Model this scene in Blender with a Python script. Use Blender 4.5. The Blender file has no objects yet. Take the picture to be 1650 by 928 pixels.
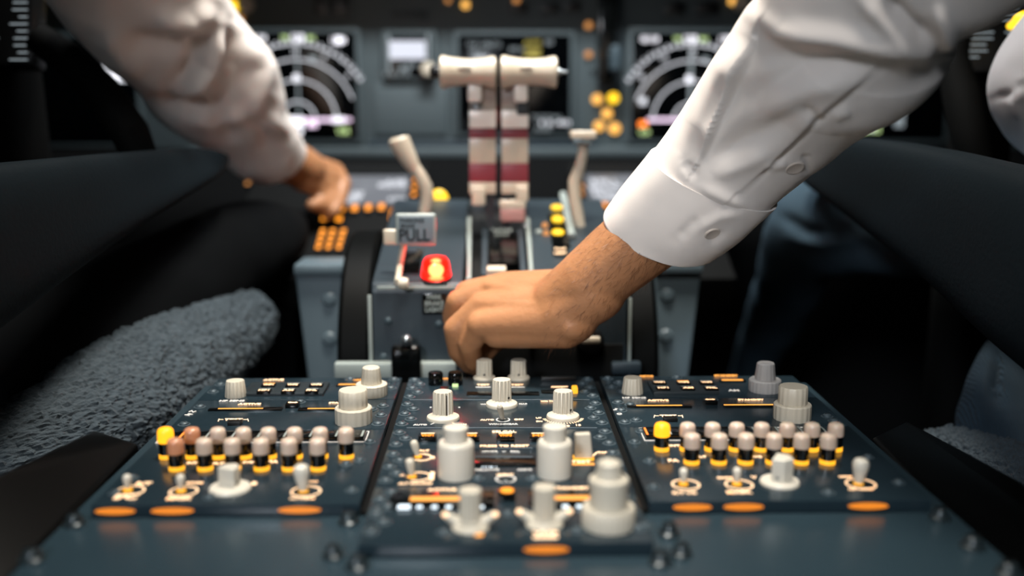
import bpy, bmesh, math, random
from mathutils import Vector, Matrix, noise
random.seed(7)
V = Vector
SC = bpy.context.scene
COL = SC.collection

# ------------------------------------------------------------------ camera
F = 1650.0                       # focal length in pixels of the 1650 x 928 frame (36 mm on 36 mm)
CAMH = 0.2075                    # lens height above the pedestal panels (z = 0)
PITCH, YAW = math.radians(10.04), math.radians(1.04)
CAM = V((0, 0, CAMH))
cf = V((math.sin(YAW) * math.cos(PITCH), math.cos(YAW) * math.cos(PITCH), -math.sin(PITCH)))
cr = V((math.cos(YAW), -math.sin(YAW), 0))
cu = cr.cross(cf)
cd = bpy.data.cameras.new('camera'); cam = bpy.data.objects.new('camera', cd); COL.objects.link(cam)
m3 = Matrix((cr, cu, -cf)).transposed()
cam.matrix_world = Matrix.Translation(CAM) @ m3.to_4x4()
cd.sensor_width = 36.0; cd.lens = 36.0; cd.clip_start = 0.02; cd.clip_end = 50
cd.dof.use_dof = True; cd.dof.focus_distance = 0.70; cd.dof.aperture_fstop = 2.5
SC.camera = cam

# ------------------------------------------------------------------ light and exposure
SC.view_settings.view_transform = 'Standard'; SC.view_settings.look = 'None'
SC.view_settings.exposure = -0.12; SC.view_settings.gamma = 1.0
try: SC.view_settings.use_curve_mapping = False
except Exception: pass
w = bpy.data.worlds.new('night'); SC.world = w; w.use_nodes = True
bg = w.node_tree.nodes['Background']; bg.inputs[0].default_value = (0.25, 0.6, 0.75, 1); bg.inputs[1].default_value = 0.003

def area(name, loc, target, size, power, color, sizey=None, spread=180):
    l = bpy.data.lights.new(name, 'AREA'); l.energy = power; l.color = color
    l.shape = 'RECTANGLE'; l.size = size; l.size_y = sizey or size; l.spread = math.radians(spread)
    o = bpy.data.objects.new(name, l); COL.objects.link(o); o.location = loc
    o.rotation_euler = (V(target) - V(loc)).to_track_quat('-Z', 'Y').to_euler()
    return o
area('overhead_dome_light', (0.0, 0.70, 1.15), (0.02, 0.80, 0.0), 0.26, 4.0, (1.0, 0.93, 0.83), 0.18, 66)
area('pedestal_flood_light', (0.05, -0.15, 1.15), (0.03, 0.66, 0.02), 0.30, 0.75, (1.0, 0.94, 0.86), 0.2, 48)
area('aft_cabin_light', (-0.38, -0.75, 0.62), (0.02, 0.56, 0.0), 0.22, 0.85, (0.86, 0.92, 1.0), 0.16, 42)
area('forward_fill_light', (0.0, 1.05, 0.95), (0.0, 1.45, 0.2), 0.5, 8.0, (0.95, 0.98, 1.0), 0.1, 110)  # fill with no visible lamp, added to brighten the instrument board

# ------------------------------------------------------------------ picture geometry helpers
def ray(px, py): return cf + cr * ((px - 825) / F) + cu * ((464 - py) / F)
def W(px, py, Z): return CAM + ray(px, py) * Z                      # a point at depth Z along the view
def RP(px, py, p, n):
    d = ray(px, py); n = V(n); return CAM + d * ((V(p) - CAM).dot(n) / d.dot(n))
def PZ(px, py, z=0.0): return RP(px, py, (0, 0, z), (0, 0, 1))
def PY(px, py, Y): return RP(px, py, (0, Y, 0), (0, 1, 0))
def depth(p): return (V(p) - CAM).dot(cf)
def proj(p):
    d = V(p) - CAM; z = d.dot(cf); return 825 + F * d.dot(cr) / z, 464 - F * d.dot(cu) / z
def mpp(px, py, z=0.0): return depth(PZ(px, py, z)) / F             # metres per pixel there

# ------------------------------------------------------------------ materials
def lin(h):
    h = h.lstrip('#'); c = [int(h[i:i + 2], 16) / 255 for i in (0, 2, 4)]
    return tuple(x / 12.92 if x <= .04045 else ((x + .055) / 1.055) ** 2.4 for x in c) + (1,)
def mat(name, col, rough=0.5, metal=0.0, emit=None, estr=0.0, bump=None, vary=None, coat=0.0, sss=0.0, sheen=0.0, trans=0.0, spec=None):
    m = bpy.data.materials.new(name); m.use_nodes = True
    nt = m.node_tree; b = nt.nodes['Principled BSDF']
    c = lin(col) if isinstance(col, str) else tuple(col) + (1,)
    b.inputs['Base Color'].default_value = c
    b.inputs['Roughness'].default_value = rough; b.inputs['Metallic'].default_value = metal
    b.inputs['Coat Weight'].default_value = coat; b.inputs['Coat Roughness'].default_value = 0.15
    if spec is not None: b.inputs['Specular IOR Level'].default_value = spec
    if sss:
        b.inputs['Subsurface Weight'].default_value = sss
        b.inputs['Subsurface Radius'].default_value = (0.012, 0.005, 0.0025); b.inputs['Subsurface Scale'].default_value = 0.4
    if sheen: b.inputs['Sheen Weight'].default_value = sheen; b.inputs['Sheen Roughness'].default_value = 0.6
    if trans: b.inputs['Transmission Weight'].default_value = trans
    if emit is not None:
        b.inputs['Emission Color'].default_value = (lin(emit) if isinstance(emit, str) else tuple(emit) + (1,))
        b.inputs['Emission Strength'].default_value = estr
    tc = nt.nodes.new('ShaderNodeTexCoord')
    if vary:
        sc, amt = vary
        n = nt.nodes.new('ShaderNodeTexNoise'); n.inputs['Scale'].default_value = sc; n.inputs['Detail'].default_value = 5
        r = nt.nodes.new('ShaderNodeMapRange'); r.inputs['To Min'].default_value = 1 - amt; r.inputs['To Max'].default_value = 1 + amt
        x = nt.nodes.new('ShaderNodeVectorMath'); x.operation = 'SCALE'; x.inputs[0].default_value = c[:3]
        nt.links.new(tc.outputs['Object'], n.inputs['Vector']); nt.links.new(n.outputs['Fac'], r.inputs['Value'])
        nt.links.new(r.outputs['Result'], x.inputs['Scale']); nt.links.new(x.outputs['Vector'], b.inputs['Base Color'])
    if bump:
        sc, st = bump
        n = nt.nodes.new('ShaderNodeTexNoise'); n.inputs['Scale'].default_value = sc; n.inputs['Detail'].default_value = 6
        bp = nt.nodes.new('ShaderNodeBump'); bp.inputs['Strength'].default_value = st; bp.inputs['Distance'].default_value = 0.001
        nt.links.new(tc.outputs['Object'], n.inputs['Vector']); nt.links.new(n.outputs['Fac'], bp.inputs['Height'])
        nt.links.new(bp.outputs['Normal'], b.inputs['Normal'])
    return m
M = {}
M['panel'] = mat('slate_panel_paint', '#1d2a31', 0.21, bump=(900, .05), vary=(40, .10))
M['apron'] = mat('slate_apron_paint', '#283840', 0.26, bump=(500, .06), vary=(25, .12))
M['frame'] = mat('dark_frame_paint', '#1b2428', 0.45)
M['black'] = mat('black_plastic', '#0a0b0c', 0.35)
M['matte_black'] = mat('matte_black', '#050606', 0.8, spec=.15)
M['wheel'] = mat('trim_wheel_black', '#060707', 0.5, spec=.05)
M['gloss_black'] = mat('gloss_black', '#060707', 0.12)
M['cream'] = mat('cream_plastic', '#c3bbaa', 0.42, vary=(60, .05))
M['grey_knob'] = mat('grey_plastic', '#a29f9c', 0.42, vary=(60, .05))
M['white_knob'] = mat('off_white_plastic', '#d0cabc', 0.36, vary=(60, .05))
M['screw'] = mat('screw_metal', '#37454c', 0.5, 0.2)
M['screwdark'] = mat('screw_dark', '#232d31', 0.3, 0.3)
M['amber'] = mat('amber_backlight', '#301400', 0.5, emit=(1.0, 0.40, 0.07), estr=1.9)
M['text'] = mat('backlit_lettering', '#d8c4aa', 0.5, emit=(1.0, 0.56, 0.27), estr=1.4)
M['print_line'] = mat('printed_line', '#667076', 0.5)
M['white_text'] = mat('white_lettering', '#c9c6c0', 0.5, emit=(1.0, 0.9, 0.8), estr=0.3)
M['orange'] = mat('orange_glow', '#301000', 0.5, emit=(1.0, 0.32, 0.02), estr=2.1)
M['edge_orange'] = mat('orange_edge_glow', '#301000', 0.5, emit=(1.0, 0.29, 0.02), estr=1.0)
M['ring'] = mat('amber_ring', '#402000', 0.5, emit=(1.0, 0.44, 0.02), estr=1.6)
M['lit_cap'] = mat('lit_cap', '#c07010', 0.4, emit=(1.0, 0.43, 0.012), estr=1.7)
M['cap'] = mat('frosted_cap', '#c9b5a4', 0.25, sss=.3, coat=.3)
M['warm_cap'] = mat('warm_frosted_cap', '#b58468', 0.28, sss=.35, coat=.3, emit=(1, .25, .03), estr=.12)
M['digit_w'] = mat('white_digits', '#8899aa', 0.5, emit=(0.85, 0.95, 1.0), estr=1.6)
M['steel'] = mat('steel', '#8d9498', 0.3, 0.9)
M['pillar'] = mat('pillar_paint', '#53626a', 0.42, bump=(400, .1), vary=(15, .08))
M['grey'] = mat('grey_paint', '#232e35', 0.42, bump=(400, .1), vary=(15, .08))
M['lightgrey'] = mat('light_grey_paint', '#8d9692', 0.45)
M['board'] = mat('instrument_board_paint', '#434d50', 0.5, bump=(500, .1), vary=(9, .10))
M['screen'] = mat('dark_screen_glass', '#020304', 0.12)
M['sym'] = mat('screen_white_lines', '#222222', 0.5, emit=(0.86, 0.88, 0.95), estr=1.25)
M['symdim'] = mat('screen_grey_lines', '#222222', 0.5, emit=(0.60, 0.70, 0.75), estr=0.45)
M['symbright'] = mat('screen_bright', '#222222', 0.5, emit=(0.93, 0.92, 1.0), estr=2.2)
M['symgreen'] = mat('screen_green', '#222222', 0.5, emit=(0.62, 0.85, 0.35), estr=1.6)
M['sympink'] = mat('screen_magenta', '#222222', 0.5, emit=(0.95, 0.72, 0.95), estr=1.8)
M['symyellow'] = mat('screen_yellow', '#222222', 0.5, emit=(0.75, 0.62, 0.10), estr=0.8)
M['symorange'] = mat('screen_orange', '#222222', 0.5, emit=(1.0, 0.22, 0.02), estr=2.6)
M['lcd'] = mat('grey_lit_screen', '#111111', 0.3, emit=(0.50, 0.53, 0.60), estr=0.42)
M['lcdw'] = mat('white_lit_screen', '#111111', 0.3, emit=(0.85, 0.88, 1.0), estr=1.05)
M['lever'] = mat('lever_cream', '#c2b6a3', 0.28)
M['lever_red'] = mat('lever_red', '#7d2c36', 0.4)
M['lever_white'] = mat('lever_white', '#eae5dc', 0.25)
M['lever_dull'] = mat('lever_dull', '#9c9086', 0.4)
M['placard_grey'] = mat('placard_grey', '#65727a', 0.45)
M['lever_pink'] = mat('lever_pink', '#a87c76', 0.4)
M['lever_grey'] = mat('lever_shade', '#7d8a8e', 0.3, 0.5)
M['red_lens'] = mat('red_lens', '#ff1005', 0.15, trans=.9, emit=(1, .012, .005), estr=1.6)
M['bulb'] = mat('hot_bulb', '#ffffff', 0.5, emit=(1, .55, .28), estr=40)
M['yellow_lamp'] = mat('yellow_lamp', '#403000', 0.4, emit=(1.0, 0.60, 0.02), estr=2.2)
M['amber_lamp'] = mat('amber_lamp', '#402000', 0.4, emit=(1.0, 0.50, 0.10), estr=1.7)
M['amber_dim'] = mat('dim_amber_lamp', '#402000', 0.4, emit=(1.0, 0.42, 0.12), estr=0.8)
M['skin'] = mat('skin', '#a97651', 0.46, sss=.12, bump=(260, .4), vary=(38, .2))
M['nail'] = mat('nail', '#c99a82', 0.3)
M['shirt'] = mat('white_cotton', '#efe6df', 0.8, sheen=.15, bump=(1500, .06))
M['shirt_in_shade'] = mat('white_cotton_in_shade', '#c9cad2', 0.8, sheen=.15, bump=(1500, .06))  # same shirt cloth, darker and bluer to paint the far sleeve's shade
M['button'] = mat('shirt_button', '#d5c8bd', 0.3)
M['leather'] = mat('dark_leather', '#10181d', 0.6, bump=(300, .3), spec=.12)
M['fleece'] = mat('grey_fleece', '#38434a', 0.95, sheen=.06, bump=(700, 1.0), vary=(300, .4))
M['side'] = mat('dark_side_panel', '#040404', 0.28, spec=.25)
M['wall'] = mat('dark_cockpit_lining', '#0b0d0e', 0.8)
M['hair'] = mat('arm_hair', '#5a3620', 0.5)

def cloth_rib(name, col, freq):
    m = mat(name, col, 0.9, sheen=.04, spec=.1); nt = m.node_tree; b = nt.nodes['Principled BSDF']
    tc = nt.nodes.new('ShaderNodeTexCoord'); wv = nt.nodes.new('ShaderNodeTexWave'); wv.inputs['Scale'].default_value = freq
    wv.inputs['Distortion'].default_value = 3.0
    bp = nt.nodes.new('ShaderNodeBump'); bp.inputs['Strength'].default_value = .8; bp.inputs['Distance'].default_value = .002
    nt.links.new(tc.outputs['Object'], wv.inputs['Vector']); nt.links.new(wv.outputs['Fac'], bp.inputs['Height'])
    nt.links.new(bp.outputs['Normal'], b.inputs['Normal']); return m
M['shade_trouser'] = mat('shade_black_cloth', '#06080a', 0.95, spec=.1)  # blackened so the left thigh reads as deep shade
M['rib'] = cloth_rib('navy_ribbed_cloth', '#2a3a46', 140)
M['trouser'] = mat('slate_trouser_cloth', '#3c4d59', 0.9, bump=(200, .2), spec=.1)

# ------------------------------------------------------------------ mesh builder
class MB:
    def __init__(s): s.v = []; s.f = []; s.m = []; s.mi = 0; s.xf = None
    def add(s, verts, faces, mi=None):
        o = len(s.v); s.v += [V(p) for p in verts]
        for f in faces: s.f.append([i + o for i in f]); s.m.append(s.mi if mi is None else mi)
    def bm(s, b, mi=None):
        b.verts.index_update(); s.add([v.co.copy() for v in b.verts], [[v.index for v in f.verts] for f in b.faces], mi); b.free()
    def box(s, c, size, rot=None, bev=0.0, mi=None, seg=2, taper=1.0):
        b = bmesh.new(); bmesh.ops.create_cube(b, size=1)
        for v in b.verts:
            k = taper if v.co.z > 0 else 1.0
            v.co = V((v.co.x * size[0] * k, v.co.y * size[1] * k, v.co.z * size[2]))
        if bev > 0: bmesh.ops.bevel(b, geom=b.edges[:], offset=bev, segments=seg, affect='EDGES', profile=.6)
        R = rot if rot is not None else Matrix.Identity(3)
        for v in b.verts: v.co = R @ v.co + V(c)
        s.bm(b, mi)
    def lathe(s, c, prof, n=32, axis=(0, 0, 1), mi=None, flute=0, fd=0.06, ff=None, xref=None):
        # prof: list of (r, h); closed caps at both ends
        az = V(axis).normalized(); ax = V(xref) if xref else (V((1, 0, 0)) if abs(az.x) < .9 else V((0, 1, 0)))
        ax = (ax - az * ax.dot(az)).normalized(); ay = az.cross(ax); c = V(c)
        vs = []; fs = []
        for k, (r, h) in enumerate(prof):
            for i in range(n):
                a = 2 * math.pi * i / n; rr = r
                if flute and (ff is None or ff[k]):
                    t = math.cos(a * flute); rr = r * (1 - fd * (1 if t < -0.25 else 0))
                vs.append(c + az * h + (ax * math.cos(a) + ay * math.sin(a)) * rr)
        for k in range(len(prof) - 1):
            for i in range(n):
                j = (i + 1) % n; fs.append([k * n + i, k * n + j, k * n + n + j, k * n + n + i])
        fs.append(list(range(n))[::-1]); fs.append([(len(prof) - 1) * n + i for i in range(n)])
        s.add(vs, fs, mi)
    def ring(s, c, r0, r1, h, n=32, mi=None, axis=(0, 0, 1), sy=1.0):
        az = V(axis).normalized(); ax = V((1, 0, 0)) if abs(az.x) < .9 else V((0, 1, 0))
        ax = (ax - az * ax.dot(az)).normalized(); ay = az.cross(ax); c = V(c); vs = []; fs = []
        for (r, hh) in ((r0, 0), (r1, 0), (r1, h), (r0, h)):
            for i in range(n):
                a = 2 * math.pi * i / n; vs.append(c + az * hh + (ax * math.cos(a) + ay * math.sin(a) * sy) * r)
        for k in range(4):
            q = (k + 1) % 4
            for i in range(n):
                j = (i + 1) % n; fs.append([k * n + i, k * n + j, q * n + j, q * n + i])
        s.add(vs, fs, mi)
    def arc(s, o, ux, uy, r, wd, a0, a1, t, n=40, mi=None):
        nz = ux.cross(uy); vs = []; fs = []
        for i in range(n + 1):
            a = a0 + (a1 - a0) * i / n; d = ux * math.cos(a) + uy * math.sin(a)
            for rr, h in ((r - wd / 2, 0), (r + wd / 2, 0), (r + wd / 2, t), (r - wd / 2, t)): vs.append(o + d * rr + nz * h)
        for i in range(n):
            for k in range(4):
                q = (k + 1) % 4; fs.append([i * 4 + k, i * 4 + q, i * 4 + 4 + q, i * 4 + 4 + k])
        fs.append([0, 1, 2, 3]); fs.append([n * 4 + 3, n * 4 + 2, n * 4 + 1, n * 4])
        s.add(vs, fs, mi)
    def prism(s, pts, d, mi=None, bev=0):
        # a polygon given in space, extruded by vector d
        n = len(pts); d = V(d); vs = [V(p) for p in pts] + [V(p) + d for p in pts]
        fs = [list(range(n))[::-1], [n + i for i in range(n)]] + [[i, (i + 1) % n, n + (i + 1) % n, n + i] for i in range(n)]
        b = bmesh.new(); bv = [b.verts.new(p) for p in vs]
        for f in fs: b.faces.new([bv[i] for i in f])
        bmesh.ops.recalc_face_normals(b, faces=b.faces[:])
        if bev: bmesh.ops.bevel(b, geom=b.edges[:], offset=bev, segments=3, affect='EDGES', profile=.6)
        s.bm(b, mi)
    def tube(s, pts, rad, n=16, mi=None, flat=1.0, up=None):
        pts = [V(p) for p in pts]; rad = rad if isinstance(rad, (list, tuple)) else [rad] * len(pts)
        vs = []; fs = []; prev = None
        for k, p in enumerate(pts):
            t = (pts[min(k + 1, len(pts) - 1)] - pts[max(k - 1, 0)]).normalized()
            a = V(up) if up else (prev if prev else (V((1, 0, 0)) if abs(t.x) < .8 else V((0, 0, 1))))
            a = (a - t * a.dot(t)).normalized(); prev = a; b = t.cross(a)
            for i in range(n):
                q = 2 * math.pi * i / n; vs.append(p + (a * math.cos(q) + b * math.sin(q) * flat) * rad[k])
        for k in range(len(pts) - 1):
            for i in range(n):
                j = (i + 1) % n; fs.append([k * n + i, k * n + j, k * n + n + j, k * n + n + i])
        fs.append(list(range(n))[::-1]); fs.append([(len(pts) - 1) * n + i for i in range(n)])
        s.add(vs, fs, mi)
    def text(s, body, o, ux, uy, width=None, height=None, t=0.0003, mi=None):
        # lettering centred on o, reading along ux, standing along uy
        vs, fs, (x0, x1, y0, y1) = text_mesh(body)
        k = (width / (x1 - x0)) if width else height / (y1 - y0)
        ky = k if not (width and height) else height / (y1 - y0)
        nz = ux.cross(uy)
        s.add([o + ux * ((p.x - (x0 + x1) / 2) * k) + uy * ((p.y - (y0 + y1) / 2) * ky) + nz * (t if p.z > 0 else -t * .3) for p in vs], fs, mi)
    def build(s, name, mats, parent=None, smooth=35, root=None):
        mats = mats if isinstance(mats, (list, tuple)) else [mats]
        me = bpy.data.meshes.new(name); off = s.origin(parent) if parent else V((0, 0, 0))
        if not parent and s.v:
            lo = V([min(p[i] for p in s.v) for i in range(3)]); hi = V([max(p[i] for p in s.v) for i in range(3)])
            off = V(((lo.x + hi.x) / 2, (lo.y + hi.y) / 2, lo.z))
        me.from_pydata([p - off for p in s.v], [], s.f)
        for mm in mats: me.materials.append(mm)
        for p, i in zip(me.polygons, s.m): p.material_index = i
        b = bmesh.new(); b.from_mesh(me); bmesh.ops.recalc_face_normals(b, faces=b.faces[:]); b.to_mesh(me); b.free()
        if smooth:
            me.polygons.foreach_set('use_smooth', [True] * len(me.polygons)); me.set_sharp_from_angle(angle=math.radians(smooth))
        o = bpy.data.objects.new(name, me); COL.objects.link(o)
        if parent: o.parent = parent
        else: o.location = off
        return o
    def origin(s, p):
        q = V((0, 0, 0))
        while p: q += p.location; p = p.parent
        return q
_tx = {}
def text_mesh(body):
    if body in _tx: return _tx[body]
    c = bpy.data.curves.new('t', 'FONT'); c.body = body; c.extrude = 0.05; c.resolution_u = 3; c.offset = 0.022
    o = bpy.data.objects.new('t', c); me = bpy.data.meshes.new_from_object(o)
    vs = [v.co.copy() for v in me.vertices]; fs = [list(p.vertices) for p in me.polygons]
    xs = [p.x for p in vs]; ys = [p.y for p in vs]
    bpy.data.objects.remove(o); bpy.data.curves.remove(c); bpy.data.meshes.remove(me)
    _tx[body] = (vs, fs, (min(xs), max(xs), min(ys), max(ys))); return _tx[body]

def thing(name, label, cat, loc=(0, 0, 0), group=None):
    o = bpy.data.objects.new(name, None); COL.objects.link(o); o.location = loc; o.empty_display_size = .01
    return tag(o, label, cat, group)
def tag(o, label, cat, group=None):
    o['label'] = label; o['category'] = cat
    if group: o['group'] = group
    return o
def struct(o): o['kind'] = 'structure'; return o
X, Yv, Zv = V((1, 0, 0)), V((0, 1, 0)), V((0, 0, 1))

# ================================================================== THE SETTING
FZ = -0.62
def shell(name, c, size):
    mb = MB(); mb.box(c, size); return struct(mb.build(name, M['wall'], smooth=0))
shell('floor', (0, 0.55, FZ - .05), (2.4, 3.3, .1))
shell('ceiling', (0, 0.55, 1.33), (2.4, 3.3, .1))
shell('wall_left', (-1.15, 0.55, .33), (.1, 3.3, 1.9))
shell('wall_right', (1.15, 0.55, .33), (.1, 3.3, 1.9))
shell('wall_front', (0, 2.15, .33), (2.2, .1, 1.9))
shell('wall_back', (0, -1.05, .33), (2.2, .1, 1.9))
mb = MB(); mb.box((0, 1.50, .415), (1.5, .235, .03), bev=.012, seg=3); struct(mb.build('trim_1', M['wall'], smooth=40))   # unseen glareshield brow, added to shade the top of the instruments

# ================================================================== CENTRE PEDESTAL
TH = 0.0068                                            # thickness of the lit plates standing on the pedestal
XL0, XL1, XC0, XC1, XR0, XR1 = -.2135, -.0712, -.0664, .0774, .0822, .2345
YB = PZ(795, 607).y
YSF = (PZ(300, 816).y + PZ(1280, 805).y) / 2           # front of the side columns
YCF = PZ(820, 876).y                                   # front of the middle column
ped = thing('center_pedestal', 'broad slate grey center pedestal carrying three columns of lit control panels', 'pedestal', (.0105, .4, FZ))
mb = MB()
mb.box((.0105, (YB + .006 + .16) / 2, (FZ - TH - .012) / 2), (.452, YB + .006 - .16, -TH - .012 - FZ), bev=.004)
mb.build('cabinet', M['frame'], ped)
mb = MB(); mb.box((.0105, (YB + .004 + .17) / 2, -TH - .006), (.472, YB + .004 - .17, .0119), bev=.0015)
mb.build('top_plate', M['apron'], ped)
for gx in ((XL1 + XC0) / 2, (XC1 + XR0) / 2):  # black strips put in to paint deep shade between the columns
    mb = MB(); mb.box((gx, (YB + YSF) / 2, -TH + .0012), (XC0 - XL1 - .0004, YB - YSF, .0024)); mb.build('gap_shade', M['matte_black'], ped)
for px, py, r in ((120, 836, 17), (52, 893, 20), (562, 833, 17), (537, 888, 17), (576, 905, 19), (1078, 852, 17), (1098, 885, 17), (1064, 898, 19),
                  (1514, 826, 17), (1567, 872, 20), (1625, 916, 21)):
    p = PZ(px, py + 9, -TH); s = depth(p) / F
    mb = MB(); mb.lathe(p - Zv * .001, [(r * s * 1.05, 0), (r * s * 1.05, .0022), (r * s * .8, .003), (r * s * .72, .0052), (r * s * .5, .0066), (r * s * .18, .007)], 28)
    mb.box(p + Zv * .0058, (r * s * 1.1, .0009, .0022), mi=1)
    mb.build('cap_screw', [M['screwdark'], M['black']], ped)

# ------------------------------------------------------------------ panel kit
def ang(py): return math.radians(10.04) + math.atan((py - 464) / F)
def cyb(ybot, r): return ybot - r * math.sin(ang(ybot))          # picture height of a round base's centre
class Panel:
    def __init__(s, name, label, cat, x0, x1, y0, y1, group=None):
        s.x = (x0, x1, y0, y1)
        s.root = thing(name, label, cat, ((x0 + x1) / 2, (y0 + y1) / 2, -TH), group)
        s.mb = MB(); s.mb.box(((x0 + x1) / 2, (y0 + y1) / 2, -TH / 2 + .00004), (x1 - x0 - .0006, y1 - y0 - .0006, TH - .0001), bev=.0008)
    def text(s, body, px, py, w, mi=1, h=None, vert=False):
        o = PZ(px, py, .0001); k = depth(o) / F
        ux, uy = (X, Yv) if not vert else (V((.45, .89, 0)).normalized(), V((-.89, .45, 0)).normalized())
        s.mb.text(body, o, ux, uy, width=w * k, height=(h * k if h else None), mi=mi)
    def bar(s, px, py, w, d, mi=1, z=0.0, h=.0003):                # a flat bar w pixels wide, d metres deep
        o = PZ(px, py, z); k = depth(o) / F; s.mb.box(o + Zv * (h / 2 - .00005), (w * k, d, h), mi=mi)
    def line(s, p0, p1, wd=.0005, mi=2):
        a = PZ(*p0); b = PZ(*p1); d = (b - a); L = d.length; d.normalize()
        rot = Matrix((d, V((-d.y, d.x, 0)), Zv)).transposed(); s.mb.box((a + b) / 2 + Zv * .0001, (L, wd, .0003), rot=rot, mi=mi)
    def ringmark(s, px, py, r, wd=.0007, mi=1):
        o = PZ(px, py); k = depth(o) / F; s.mb.ring(o, r * k - wd / 2, r * k + wd / 2, .0003, 32, mi=mi)
    def done(s):
        return s.mb.build('faceplate', [M['panel'], M['text'], M['white_text'], M['amber'], M['gloss_black'], M['digit_w'], M['frame'], M['edge_orange'], M['print_line']], s.root)
    def fasteners(s, pts, r=.0029):
        for x, y in pts:
            mb = MB(); c = V((x, y, -.0002))
            mb.lathe(c, [(r * 1.5, 0), (r * 1.5, .0004), (r * 1.25, .0006), (r * 1.05, .0006), (r, .0013), (r * .7, .0021), (r * .2, .0024)], 20)
            mb.box(c + Zv * .0021, (r * 1.1, .0006, .0007), rot=Matrix.Rotation(random.uniform(0, 3), 3, 'Z'), mi=1)
            mb.build('fastener', [M['screw'], M['black']], s.root)
    def window(s, px, py, w, d, glow=None, gmat='amber', gd=.0022, goff=0.0, gw=None):
        # recessed display: a black glass bar in a thin frame, digits as a glowing row
        o = PZ(px, py); k = depth(o) / F; mb = MB()
        mb.box(o + Zv * .0003, (w * k, d, .0012), bev=.0003)
        if glow:
            gx = (goff) * k; mb.box(o + X * gx + Zv * .00095 + Yv * (d * -.05), ((gw or w * .8) * k, gd, .0003), mi=1)
        return mb.build('display_window', [M['gloss_black'], M[gmat]], s.root)

def px_prof(px, ybot, layers, n=48, flute=0, fd=.06, ff=None, z=0.0, mb=None, mi=0):
    # a turned shape standing on the panel: layers are (radius, height) in picture pixels at its base
    cy = cyb(ybot, layers[0][0]); o = PZ(px, cy, z); k = depth(o) / F; c = math.cos(ang(ybot))
    mb = mb or MB(); mb.lathe(o, [(r * k, h * k / c) for r, h in layers], n, flute=flute, fd=fd, ff=ff, mi=mi)
    return mb, o, k
def knob(P, px, ybot, layers, m='cream', flute=0, fd=.06, ff=None, pointer=None, name='knob', label=None):
    n = 48 if not flute else flute * 6
    mb, o, k = px_prof(px, ybot, layers, n, flute, fd, ff)
    if pointer is not None:                                        # (azimuth, radius, h0, h1) index line up the side
        a, r, h0, h1 = pointer; d = V((math.sin(a), -math.cos(a), 0)); t = V((math.cos(a), math.sin(a), 0))
        rot = Matrix((t, d, Zv)).transposed()
        mb.box(o + d * r * k + Zv * (h0 + h1) / 2 * k, (1.3 * k, 1.2 * k, (h1 - h0) * k), rot=rot, mi=1)
        mb.box(o + d * r * k * 1.0 + t * 2.2 * k + Zv * (h0 + h1) / 2 * k, (1.0 * k, 1.2 * k, (h1 - h0) * k), rot=rot, mi=2)
    ob = mb.build(name, [M[m], M['black'], M['white_text']], P.root)
    if label: ob['label'] = label
    return ob, o, k
def setscrew(par, o, k, x, r, h, s=1.6):
    a = math.asin(x / r); d = V((math.sin(a), -math.cos(a), 0)); mb = MB()
    mb.lathe(o + d * (r - .6) * k + Zv * h * k, [(s * k, 0), (s * k, 1.0 * k), (s * .6 * k, 1.2 * k)], 12, axis=d)
    mb.build('set_screw', M['black'], par)

def dual_knob(P, px, ybot, outer, inner, m='cream', flute_o=0, flute_i=0):
    # two stacked turned knobs: outer ring near the plate, inner one on top
    root, o, k = knob(P, px, ybot, outer, m, flute_o, .02, name='outer_knob')
    mb = MB(); c = math.cos(ang(ybot)); h0 = outer[-1][1]
    mb.lathe(o + Zv * (h0 * k / c), [(r * k, h * k / c) for r, h in inner], (flute_i * 6 or 48), flute=flute_i, fd=.028)
    ob = mb.build('inner_knob', M[m], root)
    return root

def toggle(P, px, ybase, dx, ytop, r0, r1, ringr, m='cream', lit=True, ang_txt=None):
    # bat-handle switch: threaded collar, lit bushing, tapered lever
    o = PZ(px, ybase); k = depth(o) / F; c = math.cos(ang(ybase))
    mb = MB(); mb.ring(o, ringr * .62 * k, ringr * .95 * k, 1.4 * k, 24); mb.lathe(o, [(ringr * .45 * k, 0), (ringr * .45 * k, 3 * k), (ringr * .3 * k, 5 * k)], 20, mi=1)
    root = mb.build('toggle_switch', [M['screwdark'], M['ring'] if lit else M['steel']], P.root)
    H = (ybase - ytop) / c - r1 * .6; top = o + X * dx * k + Zv * H * k
    d = (top - o); mb = MB(); pts = []; rr = []
    for t, r in ((0.08, .75), (.3, .85), (.6, 1.0), (.8, 1.0), (.92, .85), (.98, .55), (1.0, .2)):
        pts.append(o + d * t); rr.append((r0 + (r1 - r0) * min(1, t * 1.4)) * r * k)
    mb.tube(pts, rr, 18); mb.build('toggle_lever', M[m], root)
    return root
def flat_toggle(P, px, ybase, dx, ytop, w, m='cream'):
    o = PZ(px, ybase); k = depth(o) / F; c = math.cos(ang(ybase)); H = (ybase - ytop) / c * k
    mb = MB(); mb.box(o + Zv * .0006, (w * 1.1 * k, w * .6 * k, .0018), bev=.0004)
    root = mb.build('toggle_switch', M['ring'], P.root); mb = MB()
    rot = Matrix.Rotation(math.atan2(dx * k, H), 3, 'Y')
    mb.box(o + rot @ (Zv * (H / 2 + .0008)), (w * k, w * .55 * k, H), rot=rot, bev=.0012, seg=3, taper=.82)
    mb.build('toggle_lever', M[m], root)

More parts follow.
